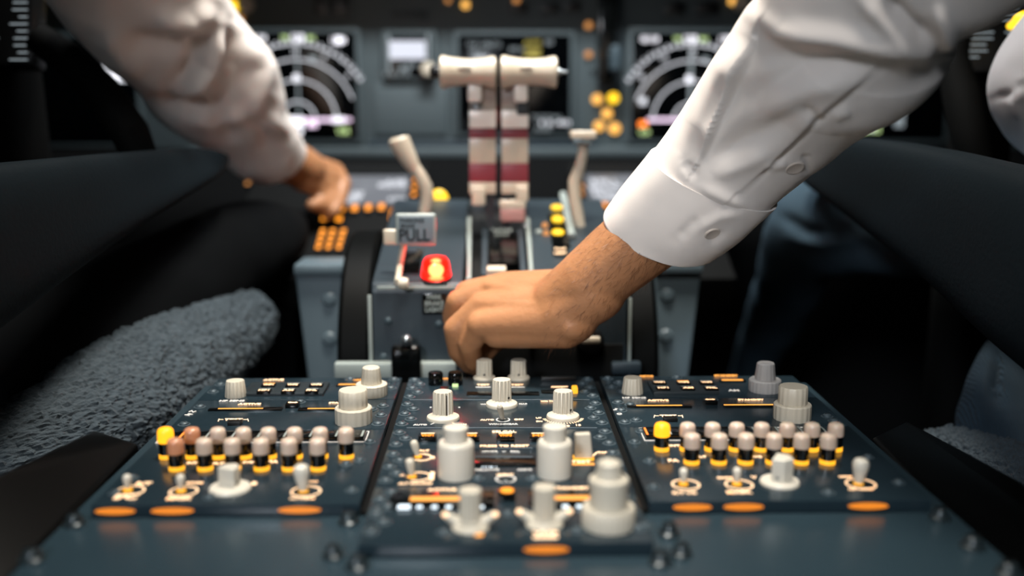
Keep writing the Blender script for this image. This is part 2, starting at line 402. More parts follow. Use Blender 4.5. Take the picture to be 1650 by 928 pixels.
def push_knob(P, px, yring, top, r=13.0, cap='cap', ring='ring'):
    cy = yring; o = PZ(px, cy); k = depth(o) / F; c = math.cos(ang(cy)); sn = math.sin(ang(cy))
    h = ((yring - top) - r * .8 * sn) / c
    mb = MB(); mb.lathe(o, [(r * .62 * k, 0), (r * .62 * k, 5.5 * k), (r * .9 * k, 6.0 * k), (r * .9 * k, h * .52 * k), (r * .7 * k, h * .53 * k)], 28)
    mb.box(o + V((0, -r * .9 * k, 0)) + Zv * h * .32 * k, (.9 * k, .8 * k, h * .36 * k), mi=1)
    root = mb.build('push_knob', [M['gloss_black'], M['screw']], P.root)
    mb = MB(); mb.lathe(o, [(r * .93 * k, 0), (r * .93 * k, 6 * k), (r * .88 * k, 8 * k), (r * .6 * k, 8 * k)], 28); rg = mb.build('lit_ring', M[ring], root)
    mb = MB(); H0 = h * .5
    prof = [(r * .80, H0), (r * .98, H0 + 1.5), (r, H0 + 4), (r * .98, h - 9)]
    prof += [(r * .96, h - 6.5), (r * .9, h - 4), (r * .78, h - 1.9), (r * .58, h - .6), (r * .3, h), (r * .08, h)]
    mb.lathe(o, [(a * k, b * k) for a, b in prof], 32); cp = mb.build('cap', M[cap], root)
    return root, cp, rg

# ------------------------------------------------------------------ side columns
def side_radio(side, x0, x1, q):
    y1, y0 = YB, PZ(q['mid'], q['ya']).y
    P = Panel('communication_radio', f'{side} hand radio panel at the back of the pedestal with six small lit keys', 'radio panel', x0, x1, y0, y1, 'communication radios')
    for (b, px, py, w, mi) in q['text']: P.text(b, px, py, w, mi)
    for px, py, w in q['disp']: P.window(px, py, w, .006, True, 'amber', .003)
    kx, ky, kw, kd = q['plate']; o = PZ(kx, ky, 0); k = depth(o) / F
    mb = MB(); mb.box(o + Zv * .001, (kw * k, kd, .0028), bev=.0006); mb.build('keypad_plate', M['frame'], P.root)
    for i, (px, py, t, lit) in enumerate(q['keys']):
        o = PZ(px, py, .002); k = depth(o) / F; mb = MB()
        mb.box(o + Zv * .0006, (22 * k, .0078, .0026), bev=.0006)
        mb.text(t, o + Zv * .0020 - Yv * .0014, X, Yv, width=17 * k, height=.0030, mi=1)
        mb.box(o + Zv * .0019 + Yv * .0026, (18 * k, .0012, .0003), mi=3 if lit else 2)
        mb.build('key', [M['gloss_black'], M['text'], M['lightgrey'], M['amber']], P.root)
    kn = q['hf']; knob(P, kn[0], kn[1], [(17, 0), (17.3, 1.2), (14.6, 24), (13.6, 25.3), (9, 25.8)], kn[2], 14, .05, ff=[1, 1, 1, 0, 0], name='sensitivity_knob')
    kn = q['dual']; dual_knob(P, kn[0], kn[1], [(25, 0), (25.6, 1.5), (25.6, 17), (24, 18.5)], [(16.5, 0), (17, 1), (14, 24.5), (12.5, 26), (6, 26.4)], kn[2], 22, 14)
    P.fasteners(q['fast']); P.done()
def side_nav(side, x0, x1, q):
    y1, y0 = PZ(q['mid'], q['ya']).y, PZ(q['mid'], q['yb']).y
    P = Panel('navigation_radio', f'{side} hand navigation radio with active and standby windows behind the push knobs', 'radio panel', x0, x1, y0, y1, 'navigation radios')
    for (b, px, py, w, mi) in q['ntext']: P.text(b, px, py, w, mi)
    for px, py, w, gw, go in q['ndisp']: P.window(px, py, w, .0068, True, 'amber', .0018, go, gw)
    px, py = q['swap']; o = PZ(px, py); k = depth(o) / F; mb = MB(); mb.box(o + Zv * .0014, (21 * k, .009, .003), bev=.0006)
    mb.box(o + Zv * .00295 , (9 * k, .0016, .0003), mi=1)
    for sg in (-1, 1): mb.prism([o + X * sg * 4 * k + Yv * .0016 + Zv * .0029, o + X * sg * 4 * k - Yv * .0016 + Zv * .0029, o + X * sg * 8 * k + Zv * .0029], Zv * .0003, mi=1)
    mb.build('transfer_key', [M['gloss_black'], M['text']], P.root)
    tx, ty, tw = q['test']
    P.text('TEST', tx, ty, tw * .62, 1)
    for sg in (-1, 1):
        P.line((tx + sg * tw * .35, ty), (tx + sg * tw * .5, ty), .0006, 1); P.line((tx + sg * tw * .5, ty - 1), (tx + sg * tw * .53, ty + 3), .0006, 1)
    o = PZ(tx + 3, ty + 8); k = depth(o) / F; mb = MB(); mb.box(o + Zv * .0012, (22 * k, .006, .003), bev=.0006); mb.build('test_key', M['black'], P.root)
    for (px, py, t) in q['sym']:
        P.text(t, px, py, 9, 2, vert=True)
    kn = q['ndual']; dual_knob(P, kn[0], kn[1], [(29.5, 0), (30, 1.5), (30, 22.5), (28.3, 24.5)], [(22.8, 0), (23.3, 1), (23, 25), (21.8, 27), (12, 27.6)], kn[2], 18, 15)
    P.fasteners(q['nfast']); P.done()
def side_audio(side, x0, x1, q):
    y1, y0 = PZ(q['mid'], q['yb']).y, YSF
    P = Panel('audio_control_panel', q['alabel'], 'audio panel', x0, x1, y0, y1, 'audio control panels')
    # framed strip of square selector legends behind the knobs
    lx0, lx1, ly0, ly1 = q['strip']; a, b = PZ(lx0, ly0), PZ(lx1, ly0); c_, d_ = PZ(lx0 + q['skew'][0], ly1), PZ(lx1 + q['skew'][1], ly1)
    yt, yb = a.y, c_.y
    for (u0, u1) in (((a.x, yt), (b.x, yt)), ((a.x, yb), (b.x, yb)), ((a.x, yt), (a.x, yb)), ((b.x, yt), (b.x, yb))):
        p0, p1 = V((*u0, .0001)), V((*u1, .0001)); dd = p1 - p0
        P.mb.box((p0 + p1) / 2, (max(abs(dd.x), .0006), max(abs(dd.y), .0006), .0004), mi=2)
    nk = 8
    for i in range(nk):
        cx = a.x + (b.x - a.x) * (i + .5) / nk; mb = MB()
        mb.box((cx, (yt + yb) / 2, .0008), ((b.x - a.x) / nk * .86, (yt - yb) * .74, .0026), bev=.0005)
        for sg in (-1, 1): mb.box((cx + sg * (b.x - a.x) / nk * .33, (yt + yb) / 2, .00215), ((b.x - a.x) / nk * .08, (yt - yb) * .55, .0004), mi=1)
        ob = mb.build('selector_button', [M['gloss_black'], M['symorange'] if (i == 0) else M['lightgrey']], P.root)
        if i == 0: ob['label'] = 'selector button with a red lit bar'
    P.text('MIC SELECTOR', lx0 + (lx1 - lx0) * .45, ly0 - 1, (lx1 - lx0) * .24, 2); P.text('ACT', lx0 + (lx1 - lx0) * .7, ly0, 16, 2)
    for row, ring in (('back', q['ringb']), ('front', q['ringf'])):
        for i, (px, lit) in enumerate(q[row]):
            yr, tp = ring
            r, cp, rg = push_knob(P, px, yr, tp, 13.0 if row == 'back' else 13.6, 'lit_cap' if lit == 2 else ('warm_cap' if lit == 1 else 'cap'))
            if lit == 2: r['label'] = 'push knob with its cap glowing orange'
    for (bx, by, t) in q['knobtext']: P.text(t, bx, by, 17, 1)
    # toggles with lit rings and lettering, the wide rotary selector, and light spilling from the plate's front edge
    for (px, yb_, dx, yt_, r0, r1, rr) in q['tog']:
        P.ringmark(px + 4, yb_, rr * 1.35, .0009); toggle(P, px, yb_, dx, yt_, r0, r1, rr, 'white_knob')
    for (t, px, py, w) in q['togtext']: P.text(t, px, py, w, 1)
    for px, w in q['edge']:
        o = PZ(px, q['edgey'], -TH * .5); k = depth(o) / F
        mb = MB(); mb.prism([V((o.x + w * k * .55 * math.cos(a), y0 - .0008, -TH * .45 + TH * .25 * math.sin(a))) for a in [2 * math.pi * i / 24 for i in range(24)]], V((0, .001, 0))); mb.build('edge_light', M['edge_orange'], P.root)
    kx, kb, kr = q['rot']; o = PZ(kx, cyb(kb, kr)); k = depth(o) / F; mb = MB()
    mb.lathe(o, [(kr * k, 0), (kr * 1.02 * k, 2 * k), (kr * .96 * k, 6 * k), (kr * .6 * k, 8 * k)], 48)
    rot = Matrix.Rotation(q['rota'], 3, 'Z'); bw, bd, bh = q['rotb']
    pts = [V((-bd / 2, -bw / 2, 0)), V((bd / 2, -bw * .42, 0)), V((bd / 2 + bw * .3, 0, 0)), V((bd / 2, bw * .42, 0)), V((-bd / 2, bw / 2, 0))]
    lo = [o + rot @ (p * k) + Zv * 5 * k for p in pts]; mb.prism(lo, Zv * bh * k, bev=2.2 * k)
    ob = mb.build('rotary_selector', M['white_knob'], P.root)
    d = rot @ V((0, -1, 0)); m2 = MB(); m2.lathe(o + d * bw * .47 * k + Zv * 15 * k, [(2.6 * k, 0), (2.6 * k, 1.2 * k), (1.5 * k, 1.4 * k)], 12, axis=d); m2.build('set_screw', M['steel'], ob)
    P.fasteners(q['afast'], .0026); P.done()

def edge_line(x, ya, yb, n): return [(x, ya + (yb - ya) * (i + .5) / n) for i in range(n)]
QL = dict(mid=480, ya=644, yb=692,
    text=[('ACTIVE', 441, 612, 32, 1), ('STANDBY', 573, 612, 30, 3), ('HF SENS', 374, 646, 40, 2)], disp=[(562, 621, 40)],
    plate=(462, 629, 128, .031), keys=[(433, 623, 'VHF1', 1), (472, 623, 'VHF2', 0), (510, 623, 'VHF3', 0), (426, 632, 'HF1', 0), (465, 632, 'AM', 0), (503, 632, 'PNL', 0)],
    hf=(380, 643, 'cream'), dual=(599, 643, 'cream'),
    fast=[(XL1 - .006, YB - .008), (XL1 - .012, YB - .02), (XL1 - .006, YB - .032), (XL1 - .013, YB - .044), (XL0 + .006, YB - .02), (XL0 + .006, YB - .04), (XL1 - .04, YB - .006)],
    ntext=[('ACTIVE', 402, 651, 36, 1), ('STANDBY', 550, 649, 40, 1)], ndisp=[(396, 660, 118, 72, -8), (520, 660, 78, 52, 2)],
    swap=(472, 655), test=(376, 676, 46), sym=[(304, 668, 'N'), (310, 663, 'Z')], ndual=(570, 689, 'cream'),
    nfast=[(XL1 - .007, PZ(480, 655).y), (XL1 - .014, PZ(480, 660).y), (XL1 - .006, PZ(480, 670).y), (XL1 - .015, PZ(480, 676).y), (XL1 - .006, PZ(480, 684).y), (XL0 + .007, PZ(480, 655).y), (XL0 + .008, PZ(480, 683).y), (XL0 + .075, PZ(480, 648).y)],
    alabel='left hand audio panel with frosted push knobs, two of them orange or warm lit', strip=(268, 594, 697, 714), skew=(-5, -8),
    back=[(269, 2), (311.5, 1), (353, 0), (394, 0), (434, 0), (476, 0), (517, 0), (558.5, 0)], front=[(285, 1), (331, 0), (376, 0), (422, 0), (467, 0), (513, 0)],
    ringb=(737, 686), ringf=(756, 703), knobtext=[(310, 746, 'INT'), (352, 747, 'FLT'), (400, 745, 'SVC'), (440, 744, 'PA')],
    tog=[(206, 791, 0, 761, 4, 7, 16), (292, 792, 0, 761, 4, 7, 16), (489, 792, -3, 742, 9, 13, 17)],
    togtext=[('R/T', 232, 779, 24), ('I/C', 204, 800, 36), ('BOOM', 314, 778, 26), ('MASK', 289, 803, 40), ('NORM', 505, 776, 14), ('ALT NORM', 487, 803, 40), ('B', 410, 779, 9)],
    edge=[(190, 58), (281, 62), (484, 62)], edgey=820, rot=(371, 801, 33), rota=math.radians(68), rotb=(31, 20, 34),
    afast=[(XL0 + .008, PZ(220, 770).y), (XL0 + .007, PZ(180, 795).y), (XL1 - .007, PZ(600, 712).y), (XL1 - .009, PZ(600, 742).y), (XL1 - .016, PZ(600, 748).y), (XL1 - .007, PZ(600, 790).y), (XL0 + .06, PZ(420, 801).y)])
QR = dict(mid=1140, ya=641, yb=687,
    text=[('ACTIVE', 1041, 606, 22, 3), ('STANDBY', 1170, 605, 38, 3), ('HF SENS', 1022, 641, 38, 2), ('AM', 1182, 629, 18, 2)], disp=[(1180, 614, 42)],
    plate=(1100, 627, 104, .031), keys=[(1062, 619, 'VHF1', 0), (1101, 619, 'VHF2', 1), (1138, 619, 'VHF3', 0), (1068, 628, 'HF1', 0), (1108, 628, 'AM', 0), (1146, 628, 'PNL', 0)],
    hf=(1019, 638, 'cream'), dual=(1232, 636, 'grey_knob'),
    fast=[(XR0 + .006, YB - .008), (XR0 + .013, YB - .02), (XR0 + .006, YB - .032), (XR0 + .012, YB - .044), (XR1 - .006, YB - .03), (XR0 + .06, YB - .006)],
    ntext=[('ACTIVE', 1060, 645, 34, 1), ('STANDBY', 1210, 644, 42, 1)], ndisp=[(1062, 655, 104, 74, 0), (1206, 654, 82, 80, 0)],
    swap=(1144, 650), test=(1077, 670, 44), sym=[(994, 660, 'N'), (998, 667, 'O')], ndual=(1276, 683, 'cream'),
    nfast=[(XR0 + .006, PZ(1140, 648).y), (XR0 + .014, PZ(1140, 652).y), (XR0 + .006, PZ(1140, 661).y), (XR0 + .013, PZ(1140, 677).y), (XR0 + .005, PZ(1140, 680).y), (XR1 - .008, PZ(1140, 672).y), (XR1 - .007, PZ(1140, 680).y), (XR0 + .075, PZ(1140, 644).y)],
    alabel='right hand audio panel with frosted push knobs, only the leftmost glowing yellow', strip=(1030, 1326, 690, 710), skew=(8, 10),
    back=[(1066, 2), (1107, 0), (1147, 0), (1186, 0), (1226, 0), (1267, 0), (1307, 0), (1345, 0)], front=[(1114, 0), (1158, 0), (1201, 0), (1246, 0), (1290, 0), (1333, 0)],
    ringb=(725, 678), ringf=(746, 695), knobtext=[(1087, 718, 'INT'), (1130, 736, 'FLT'), (1219, 736, 'SVC'), (1085, 742, 'PA')],
    tog=[(1101, 781, 0, 751, 4, 7, 16), (1187, 781, 0, 750, 4, 7, 16), (1383, 780, 3, 732, 9, 13, 17)],
    togtext=[('R/T I/C', 1103, 794, 38), ('BOOM', 1168, 770, 24), ('MASK', 1191, 793, 40), ('NORM', 1362, 768, 20), ('ALT NORM', 1386, 788, 40), ('V', 1215, 769, 9)],
    edge=[(1112, 56), (1194, 58), (1394, 58)], edgey=811, rot=(1256, 790, 31), rota=math.radians(-28), rotb=(38, 20, 40),
    afast=[(XR0 + .013, PZ(1140, 695).y), (XR0 + .010, PZ(1090, 743).y), (XR0 + .006, PZ(1060, 785).y), (XR1 - .01, PZ(1390, 737).y), (XR1 - .008, PZ(1440, 778).y), (XR0 + .1, PZ(1210, 795).y), (XR0 + .006, PZ(1140, 712).y)])
for side, x0, x1, q in (('left', XL0, XL1, QL), ('right', XR0, XR1, QR)):
    side_radio(side, x0, x1, q); side_nav(side, x0, x1, q); side_audio(side, x0, x1, q)

# ------------------------------------------------------------------ middle column
cy = [607, 645, 690, 723, 783]
CY = [PZ(808, v).y for v in cy] + [YCF]
xs = (XC0, XC1)
def rail(P, y0, y1, n):
    P.fasteners([(XC0 + .0052 + (.005 if i % 2 else 0), y0 + (y1 - y0) * (i + .5) / n) for i in range(n)] +
                [(XC1 - .0055 - (.0045 if i % 2 else 0), y0 + (y1 - y0) * (i + .5) / n) for i in range(n)], .0029)
# back panel: two fluted knobs, black caps, narrow windows
P = Panel('knob_panel', 'rearmost middle panel with two fluted knobs, a black push cap and narrow windows', 'control panel', *xs, CY[1], CY[0])
for px, lab in ((702, None), (734, 'black push cap with a green lit base')):
    mb, o, k = px_prof(px, 622, [(11.5, 0), (12, 1), (12, 17), (10.5, 19.5), (5, 20)], 30)
    ob = mb.build('push_cap', M['gloss_black'], P.root)
    if lab:
        ob['label'] = lab; m2 = MB(); m2.box(o - Yv * 13.5 * k + Zv * .0008, (9 * k, .003, .002)); m2.build('green_light', M['symgreen'], ob)
for px in (780.5, 835.5):
    ob, o, k = knob(P, px, 615, [(18, 0), (18.3, 2), (17, 4), (13.2, 5.5), (12.8, 6), (12.3, 29), (11, 30.5), (5, 30.8)], 'cream', 12, .14, [0, 0, 0, 0, 1, 1, 0, 0], name='fluted_knob')
    setscrew(ob, o, k, 0, 13, 10)
    P.text('TEST', px - 2, 620, 20, 1); P.bar(px - 2, 624, 24, .0012, 2)
for px, py, w in ((786, 635, 68), (842, 635, 54), (894, 632, 44)): P.window(px, py, w, .0085)
P.bar(716, 610, 12, .0022, 3); P.bar(902, 623, 26, .002, 1); P.text('FAULT', 900, 623.5, 24, 1)
o = PZ(926, 632); k = depth(o) / F; mb = MB(); mb.box(o + Zv * .002, (9 * k, .008, .005), bev=.0008); mb.build('amber_light', M['ring'], P.root)
mb = MB(); o = PZ(716, 631); k = depth(o) / F; mb.box(o + Zv * .0016, (14 * k, .007, .0035), bev=.0005); mb.build('guard', M['black'], P.root)
mb = MB(); o = PZ(900, 612); k = depth(o) / F; mb.box(o + Zv * .0012, (56 * k, .006, .003), bev=.0005); mb.build('slot_cover', M['black'], P.root)
P.line((660, 644.2), (950, 644.2), .0006, 8); rail(P, CY[1] + .004, CY[0] - .004, 5); P.done()
# radar panel: three flanged fluted knobs and a small bat switch
P = Panel('radar_control_panel', 'middle panel with three flanged fluted knobs and an auto off switch', 'control panel', *xs, CY[2], CY[1])
FL = lambda R, r, H: [(R, 0), (R * 1.01, 2), (R * .97, 5), (R * .8, 7), (r * 1.1, 8.5), (r * 1.02, 10), (r * .97, H - 2), (r * .88, H), (r * .4, H + .6)]
FF = [0, 0, 0, 0, 0, 1, 1, 0, 0]
ob, o, k = knob(P, 714, 683, FL(26.5, 16.4, 44), 'cream', 14, .13, FF, pointer=(.42, 16.2, 10, 43), name='fluted_knob')
ob, o, k = knob(P, 808.5, 661, FL(25.5, 15.6, 42), 'cream', 14, .13, FF, name='fluted_knob'); setscrew(ob, o, k, 11, 15.8, 16, 2)
ob, o, k = knob(P, 907, 681, FL(26.5, 16.2, 43), 'cream', 14, .13, FF, name='fluted_knob'); setscrew(ob, o, k, 11.5, 16.2, 16, 2)
P.text('AUTO', 677, 684.5, 22, 2); P.text('MAN', 743, 684, 17, 1); P.line((694, 684), (701, 681.5), .0006, 2); P.line((729, 681.5), (735, 684), .0006, 1)
P.text('AUTO', 785, 676.5, 22, 1); P.text('OFF', 836, 676, 15, 1); P.text('WINDSHEAR', 811, 683.5, 47, 2); P.ringmark(810.5, 676.5, 10.5, .0008, 2)
P.text('WX', 780, 651.5, 12, 2); P.text('MAP', 843, 651, 13, 2); P.text('WX TILT', 884, 646.5, 26, 1)
P.text('UP', 868, 673.5, 9, 1); P.text('DN', 869, 679, 10, 1); P.text('5', 884, 685, 5, 1); P.text('10', 914, 686.5, 8, 1); P.text('15', 932, 685, 8, 1)
c0 = PZ(907, cyb(681, 26.5)); kk = depth(c0) / F
for i in range(19):
    a = math.radians(-168 + i * 8.7); d = V((math.cos(a), math.sin(a), 0)); rot = Matrix((d, V((-d.y, d.x, 0)), Zv)).transposed()
    P.mb.box(c0 + d * 31 * kk + Zv * .0001, (5.5 * kk, 1.0 * kk, .0003), rot=rot, mi=1)
P.bar(694, 656.5, 3, .0015, 2); P.bar(740, 656.5, 3, .0015, 2)
o = PZ(810.5, 677); k = depth(o) / F
mb = MB(); mb.ring(o, 5 * k, 8 * k, .0012, 20); mb.box(o + Zv * .0004, (9 * k, 1.2 * k, .001), rot=Matrix.Rotation(.6, 3, 'Z'), mi=1); sw = mb.build('toggle_switch', [M['screwdark'], M['white_text']], P.root)
mb = MB(); tp = W(804.5, 653, depth(o) - .016); mb.tube([o, o.lerp(tp, .3), o.lerp(tp, .75), o.lerp(tp, .95), tp], [2.6 * k, 3.6 * k, 5 * k, 4.2 * k, 1.5 * k], 16); mb.build('toggle_lever', M['cream'], sw)
P.line((655, 689.3), (962, 689.3), .0006, 8); rail(P, CY[2] + .004, CY[1] - .004, 5); P.done()
# selcal strip
P = Panel('selcal_panel', 'narrow SELCAL strip with small lit keys across the middle of the pedestal', 'control panel', *xs, CY[3], CY[2])
P.text('SELCAL', 812.5, 695.5, 39, 1); P.text('PRESS TO RESET', 813, 718.5, 79, 1)
for px, t in ((689, 'VHF1'), (758, 'VHF2'), (814.5, 'VHF3'), (868, 'HF')):
    o = PZ(px, 708); k = depth(o) / F; mb = MB(); mb.box(o + Zv * .0013, (29 * k, .0105, .0034), bev=.0006)
    mb.text(t, o + Zv * .00305 - Yv * .0012, X, Yv, width=20 * k, height=.0036, mi=1); mb.box(o + Zv * .00295 + Yv * .0034, (22 * k, .0013, .0003), mi=2); mb.build('key', [M['gloss_black'], M['orange'], M['text']], P.root)
P.line((775, 722.2), (858, 722.2), .0006, 8); rail(P, CY[3] + .003, CY[2] - .003, 3); P.done()
# transponder
P = Panel('transponder_panel', 'transponder panel with two big two-step white knobs either side of a dark window', 'transponder', *xs, CY[4], CY[3])
def big(px, yb, rl, rs, yt):
    root, o, k = knob(P, px, yb, [(rl, 0), (rl * 1.01, 2), (rl, 48), (rl * .97, 52), (rl * .88, 55), (rs * 1.1, 55.5)], 'white_knob', name='outer_knob')
    mb = MB(); c = math.cos(ang(yb)); mb.lathe(o + Zv * 54 * k / c, [(rs * k, 0), (rs * k, 18 * k), (rs * 1.04 * k, 22 * k), (rs * k, 24.5 * k), (rs * .8 * k, 26 * k), (rs * .3 * k, 26.4 * k)], 48); mb.build('inner_knob', M['white_knob'], root)
big(735, 777, 29, 19, 692); big(893.5, 775, 28, 18.5, 690)
P.text('XPNDR', 789, 727.5, 26, 2); P.text('FAIL', 830, 727.5, 15, 2); P.bar(812, 727.5, 6, .0005, 2); P.line((765, 736), (858, 736), .0006, 8)
P.window(814, 746, 98, .013); P.text('ATC 1', 788, 751.5, 24, 5); P.text('RELATIVE', 785, 757, 38, 2); P.text('ABOVE', 845, 757, 24, 2)
P.text('IDENT', 814, 765, 27, 1); P.ringmark(815, 772, 15.5, .0009, 2)
mb, o, k = px_prof(815, 778, [(11, 0), (11, 2), (9, 3.5), (4, 4)], 28); mb.build('ident_button', M['screwdark'], P.root)
toggle(P, 674, 737, -8, 706, 5, 6.5, 13, 'cream'); toggle(P, 664, 769, -4, 735, 5.5, 7.5, 15, 'cream')
P.ringmark(680, 737, 15, .0009); P.ringmark(674, 768, 19, .0009)
P.text('ALT', 683, 726, 17, 1); P.text('2', 698, 737, 6, 1); P.text('1', 696, 767, 7, 1); P.text('ALT SOURCE', 669, 779, 54, 1); P.text('XPNDR', 650, 766, 12, 1)
flat_toggle(P, 940, 739, -2, 700, 30); P.text('TEST', 936, 744, 32, 1); P.bar(940, 748, 36, .0026, 3); P.text('TARA', 974, 729, 22, 1); P.line((955, 735), (962, 729), .001, 1)
for px in (770, 858): P.fasteners([tuple(PZ(px, 771)[:2])], .0028)
rail(P, CY[4] + .004, CY[3] - .004, 5); P.done()
# front radio panel
P = Panel('tuning_panel', 'front middle panel with two winged selectors and a tall three-step tuning knob', 'radio panel', *xs, CY[5], CY[4])
P.text('ACTIVE', 712, 789.5, 46, 1); P.text('STANDBY', 920, 786.5, 58, 1)
P.window(712, 806, 168, .0235); P.window(914, 804, 124, .0235)
for (px, py, w, d, mi) in ((703, 803.5, 84, .0052, 3), (922, 802, 58, .0052, 3)): P.bar(px, py, w, d, mi, .0010)
for px, w in ((651, 20), (676, 9), (700, 9), (723, 9), (777, 5), (911, 10), (933, 8), (951, 8)): P.bar(px, 817 if px < 800 else 816, w, .0034 if w < 20 else .0055, 5, .0010)
o = PZ(817, 801); k = depth(o) / F; mb = MB(); mb.box(o + Zv * .0014, (28 * k, .012, .0038), bev=.0008); mb.lathe(o + Zv * .003 + Yv * .001, [(11 * k, 0), (11 * k, .0008), (9 * k, .001)], 24, mi=1); mb.build('transfer_key', [M['gloss_black'], M['orange']], P.root)
for px, yb in ((758, 862), (877, 857)):
    R = 31; o = PZ(px, cyb(yb, R)); k = depth(o) / F; mb = MB()
    mb.lathe(o, [(R * .98 * k, 0), (R * k, 2 * k), (R * .92 * k, 7 * k), (19 * k, 13 * k), (15 * k, 15 * k)], 40)
    for sg in (-1, 1):                                             # the two upswept wings of the skirt
        b0 = o + X * sg * 19 * k + Zv * 7 * k; b1 = o + X * sg * 40 * k + Zv * 22 * k
        mb.tube([b0, b0.lerp(b1, .5), b1], [11 * k, 8 * k, 6 * k], 16)
    mb.lathe(o + Zv * 8 * k, [(17.5 * k, 0), (17 * k, 42 * k), (18.6 * k, 52 * k), (18 * k, 56 * k), (12 * k, 58 * k)], 12 * 6, flute=12, fd=.09)
    ob = mb.build('selector_knob', M['cream'], P.root)
    for sg in (-1, 1):
        m2 = MB(); b1 = o + X * sg * 40 * k + Zv * 22 * k; m2.lathe(b1 - Zv * 2 * k - Yv * 2 * k, [(5 * k, 0), (6 * k, 3 * k), (4 * k, 6 * k)], 14); m2.build('lit_tip', M['text'], ob)
    m2 = MB(); m2.box(o - Yv * (15.4 * k) + Zv * 22 * k, (3 * k, 2 * k, 22 * k), rot=Matrix.Rotation(.12, 3, 'Y')); m2.build('index_line', M['grey'], ob)
P.bar(772, 859, 13, .008, 3); P.text('VHF', 879, 860, 40, 1); P.bar(879, 866, 40, .0022, 1)
R = 43; o = PZ(980, cyb(863, R)); k = depth(o) / F
mb = MB(); mb.lathe(o, [(R * k, 0), (R * 1.01 * k, 3 * k), (R * k, 30 * k), (R * .95 * k, 33 * k), (R * .8 * k, 34 * k)], 30 * 6, flute=30, fd=.02); root = mb.build('outer_knob', M['cream'], P.root)
mb = MB(); mb.lathe(o + Zv * 33 * k, [(31 * k, 0), (31 * k, 34 * k), (32.5 * k, 40 * k), (31 * k, 46 * k), (24 * k, 48.5 * k), (20 * k, 49 * k)], 48); mid = mb.build('middle_knob', M['cream'], root)
mb = MB(); mb.lathe(o + Zv * 81 * k, [(23 * k, 0), (22 * k, 6 * k), (19 * k, 18 * k), (19 * k, 24 * k), (15 * k, 27 * k), (6 * k, 28 * k)], 48); mb.build('inner_knob', M['cream'], root)
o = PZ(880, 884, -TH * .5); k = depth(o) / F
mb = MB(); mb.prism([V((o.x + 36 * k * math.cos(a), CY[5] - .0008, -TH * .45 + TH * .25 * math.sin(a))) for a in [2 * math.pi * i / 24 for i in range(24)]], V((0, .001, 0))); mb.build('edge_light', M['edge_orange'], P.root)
P.fasteners([tuple(PZ(a, b)[:2]) for a, b in ((715, 858), (818, 828), (930, 855), (608, 822), (598, 858), (1040, 848))], .0027)
rail(P, CY[5] + .012, CY[4] - .004, 6); P.done()

# dark glossy side boards flanking the pedestal
def sideboard(label, pts):
    lo = FZ
    top = [W(*p) for p in pts]; mb = MB(); mb.prism([V((p.x, p.y, p.z)) for p in top], V((0, 0, -.32)), bev=.004)
    tag(mb.build('side_board', M['side']), label, 'board', 'pedestal side boards')
sideboard('dark glossy board beside the left audio panel, next to the fleece seat cover',
          [(150, 691, .68), (224, 713, .665), (60, 890, .525), (-160, 1120, .43), (-330, 1010, .45), (-60, 800, .52)])
sideboard('dark glossy board beside the right audio panel, next to the ribbed navy cloth',
          [(1402, 704, .692), (1462, 676, .71), (1650, 775, .60), (1900, 980, .48), (1790, 1090, .445), (1600, 890, .535), (1496, 800, .605)])

# ================================================================== THROTTLE QUADRANT
QY = 0.85
def qx(px, y=530): return PY(px, y, QY).x
LX0, LX1, RX0, RX1 = qx(600), qx(746), qx(859), qx(1010)
S0, S1 = V((0, QY + .008, .0625)), V((0, 1.07, .1125)); sl = (S1 - S0).normalized(); sn = V((0, -sl.z, sl.y))
SR = Matrix((X, sl, sn)).transposed()
def PS(px, py, lift=0.0): return RP(px, py, S0 + sn * lift, sn)     # a point on the sloping top
quad = thing('throttle_quadrant', 'slate grey throttle quadrant housing with a red lamp at its left shoulder', 'throttle quadrant', ((LX0 + RX1) / 2, .95, FZ))
def qblock(x0, x1, name):
    mb = MB(); pr = [(QY, FZ), (QY, .054), (QY + .0025, .0605), (QY + .008, .0625), (1.07, .1125), (1.10, .10), (1.10, FZ)]
    mb.prism([V((x0, y, z)) for y, z in pr], V((x1 - x0, 0, 0)), bev=.0016); return mb.build(name, M['grey'], quad)
qblock(LX0, LX1, 'housing'); qblock(RX0, RX1, 'housing')
mb = MB(); pr = [(QY + .035, FZ), (QY + .035, .045), (1.07, .098), (1.09, .09), (1.09, FZ)]
mb.prism([V((LX1 + .0003, y, z)) for y, z in pr], V((RX0 - LX1 - .0006, 0, 0))); mb.build('channel', M['black'], quad)
for px0, px1 in ((756, 756), (857, 850)):                            # pale edge strips either side of the lever channel
    a, b = PS(px0, 452, .001), PS(px1, 352, .001); mb = MB(); mb.tube([a, b], .0021, 10); mb.build('edge_strip', M['lightgrey'], quad)
    mb = MB(); mb.box(a + V((0, -.012, -.02)), (.005, .006, .05), bev=.001); mb.build('edge_strip', M['lightgrey'], quad)
for px in (780, 842):
    a, b = PS(px, 450, -.006), PS(px - (2 if px > 800 else -2), 376, -.006); mb = MB(); mb.box((a + b) / 2, (.0055, (b - a).length, .010), rot=SR, bev=.001); mb.build('slot_rail', M['grey'], quad)
o = PS(812, 405, -.008); mb = MB(); mb.box(o, (.026, .075, .006), rot=SR, bev=.001, mi=0)
mb.text('TRIM', PS(808, 371, -.0045), X, sl, width=.020, mi=1); mb.text('STAB', PS(808, 378, -.0045), X, sl, width=.014, mi=1); mb.build('trim_scale', [M['gloss_black'], M['lightgrey']], quad)
o = PS(800, 441, 0); mb = MB(); mb.box(o, (.017, .012, .012), rot=SR, bev=.002); mb.build('stop_block', M['lever'], quad)
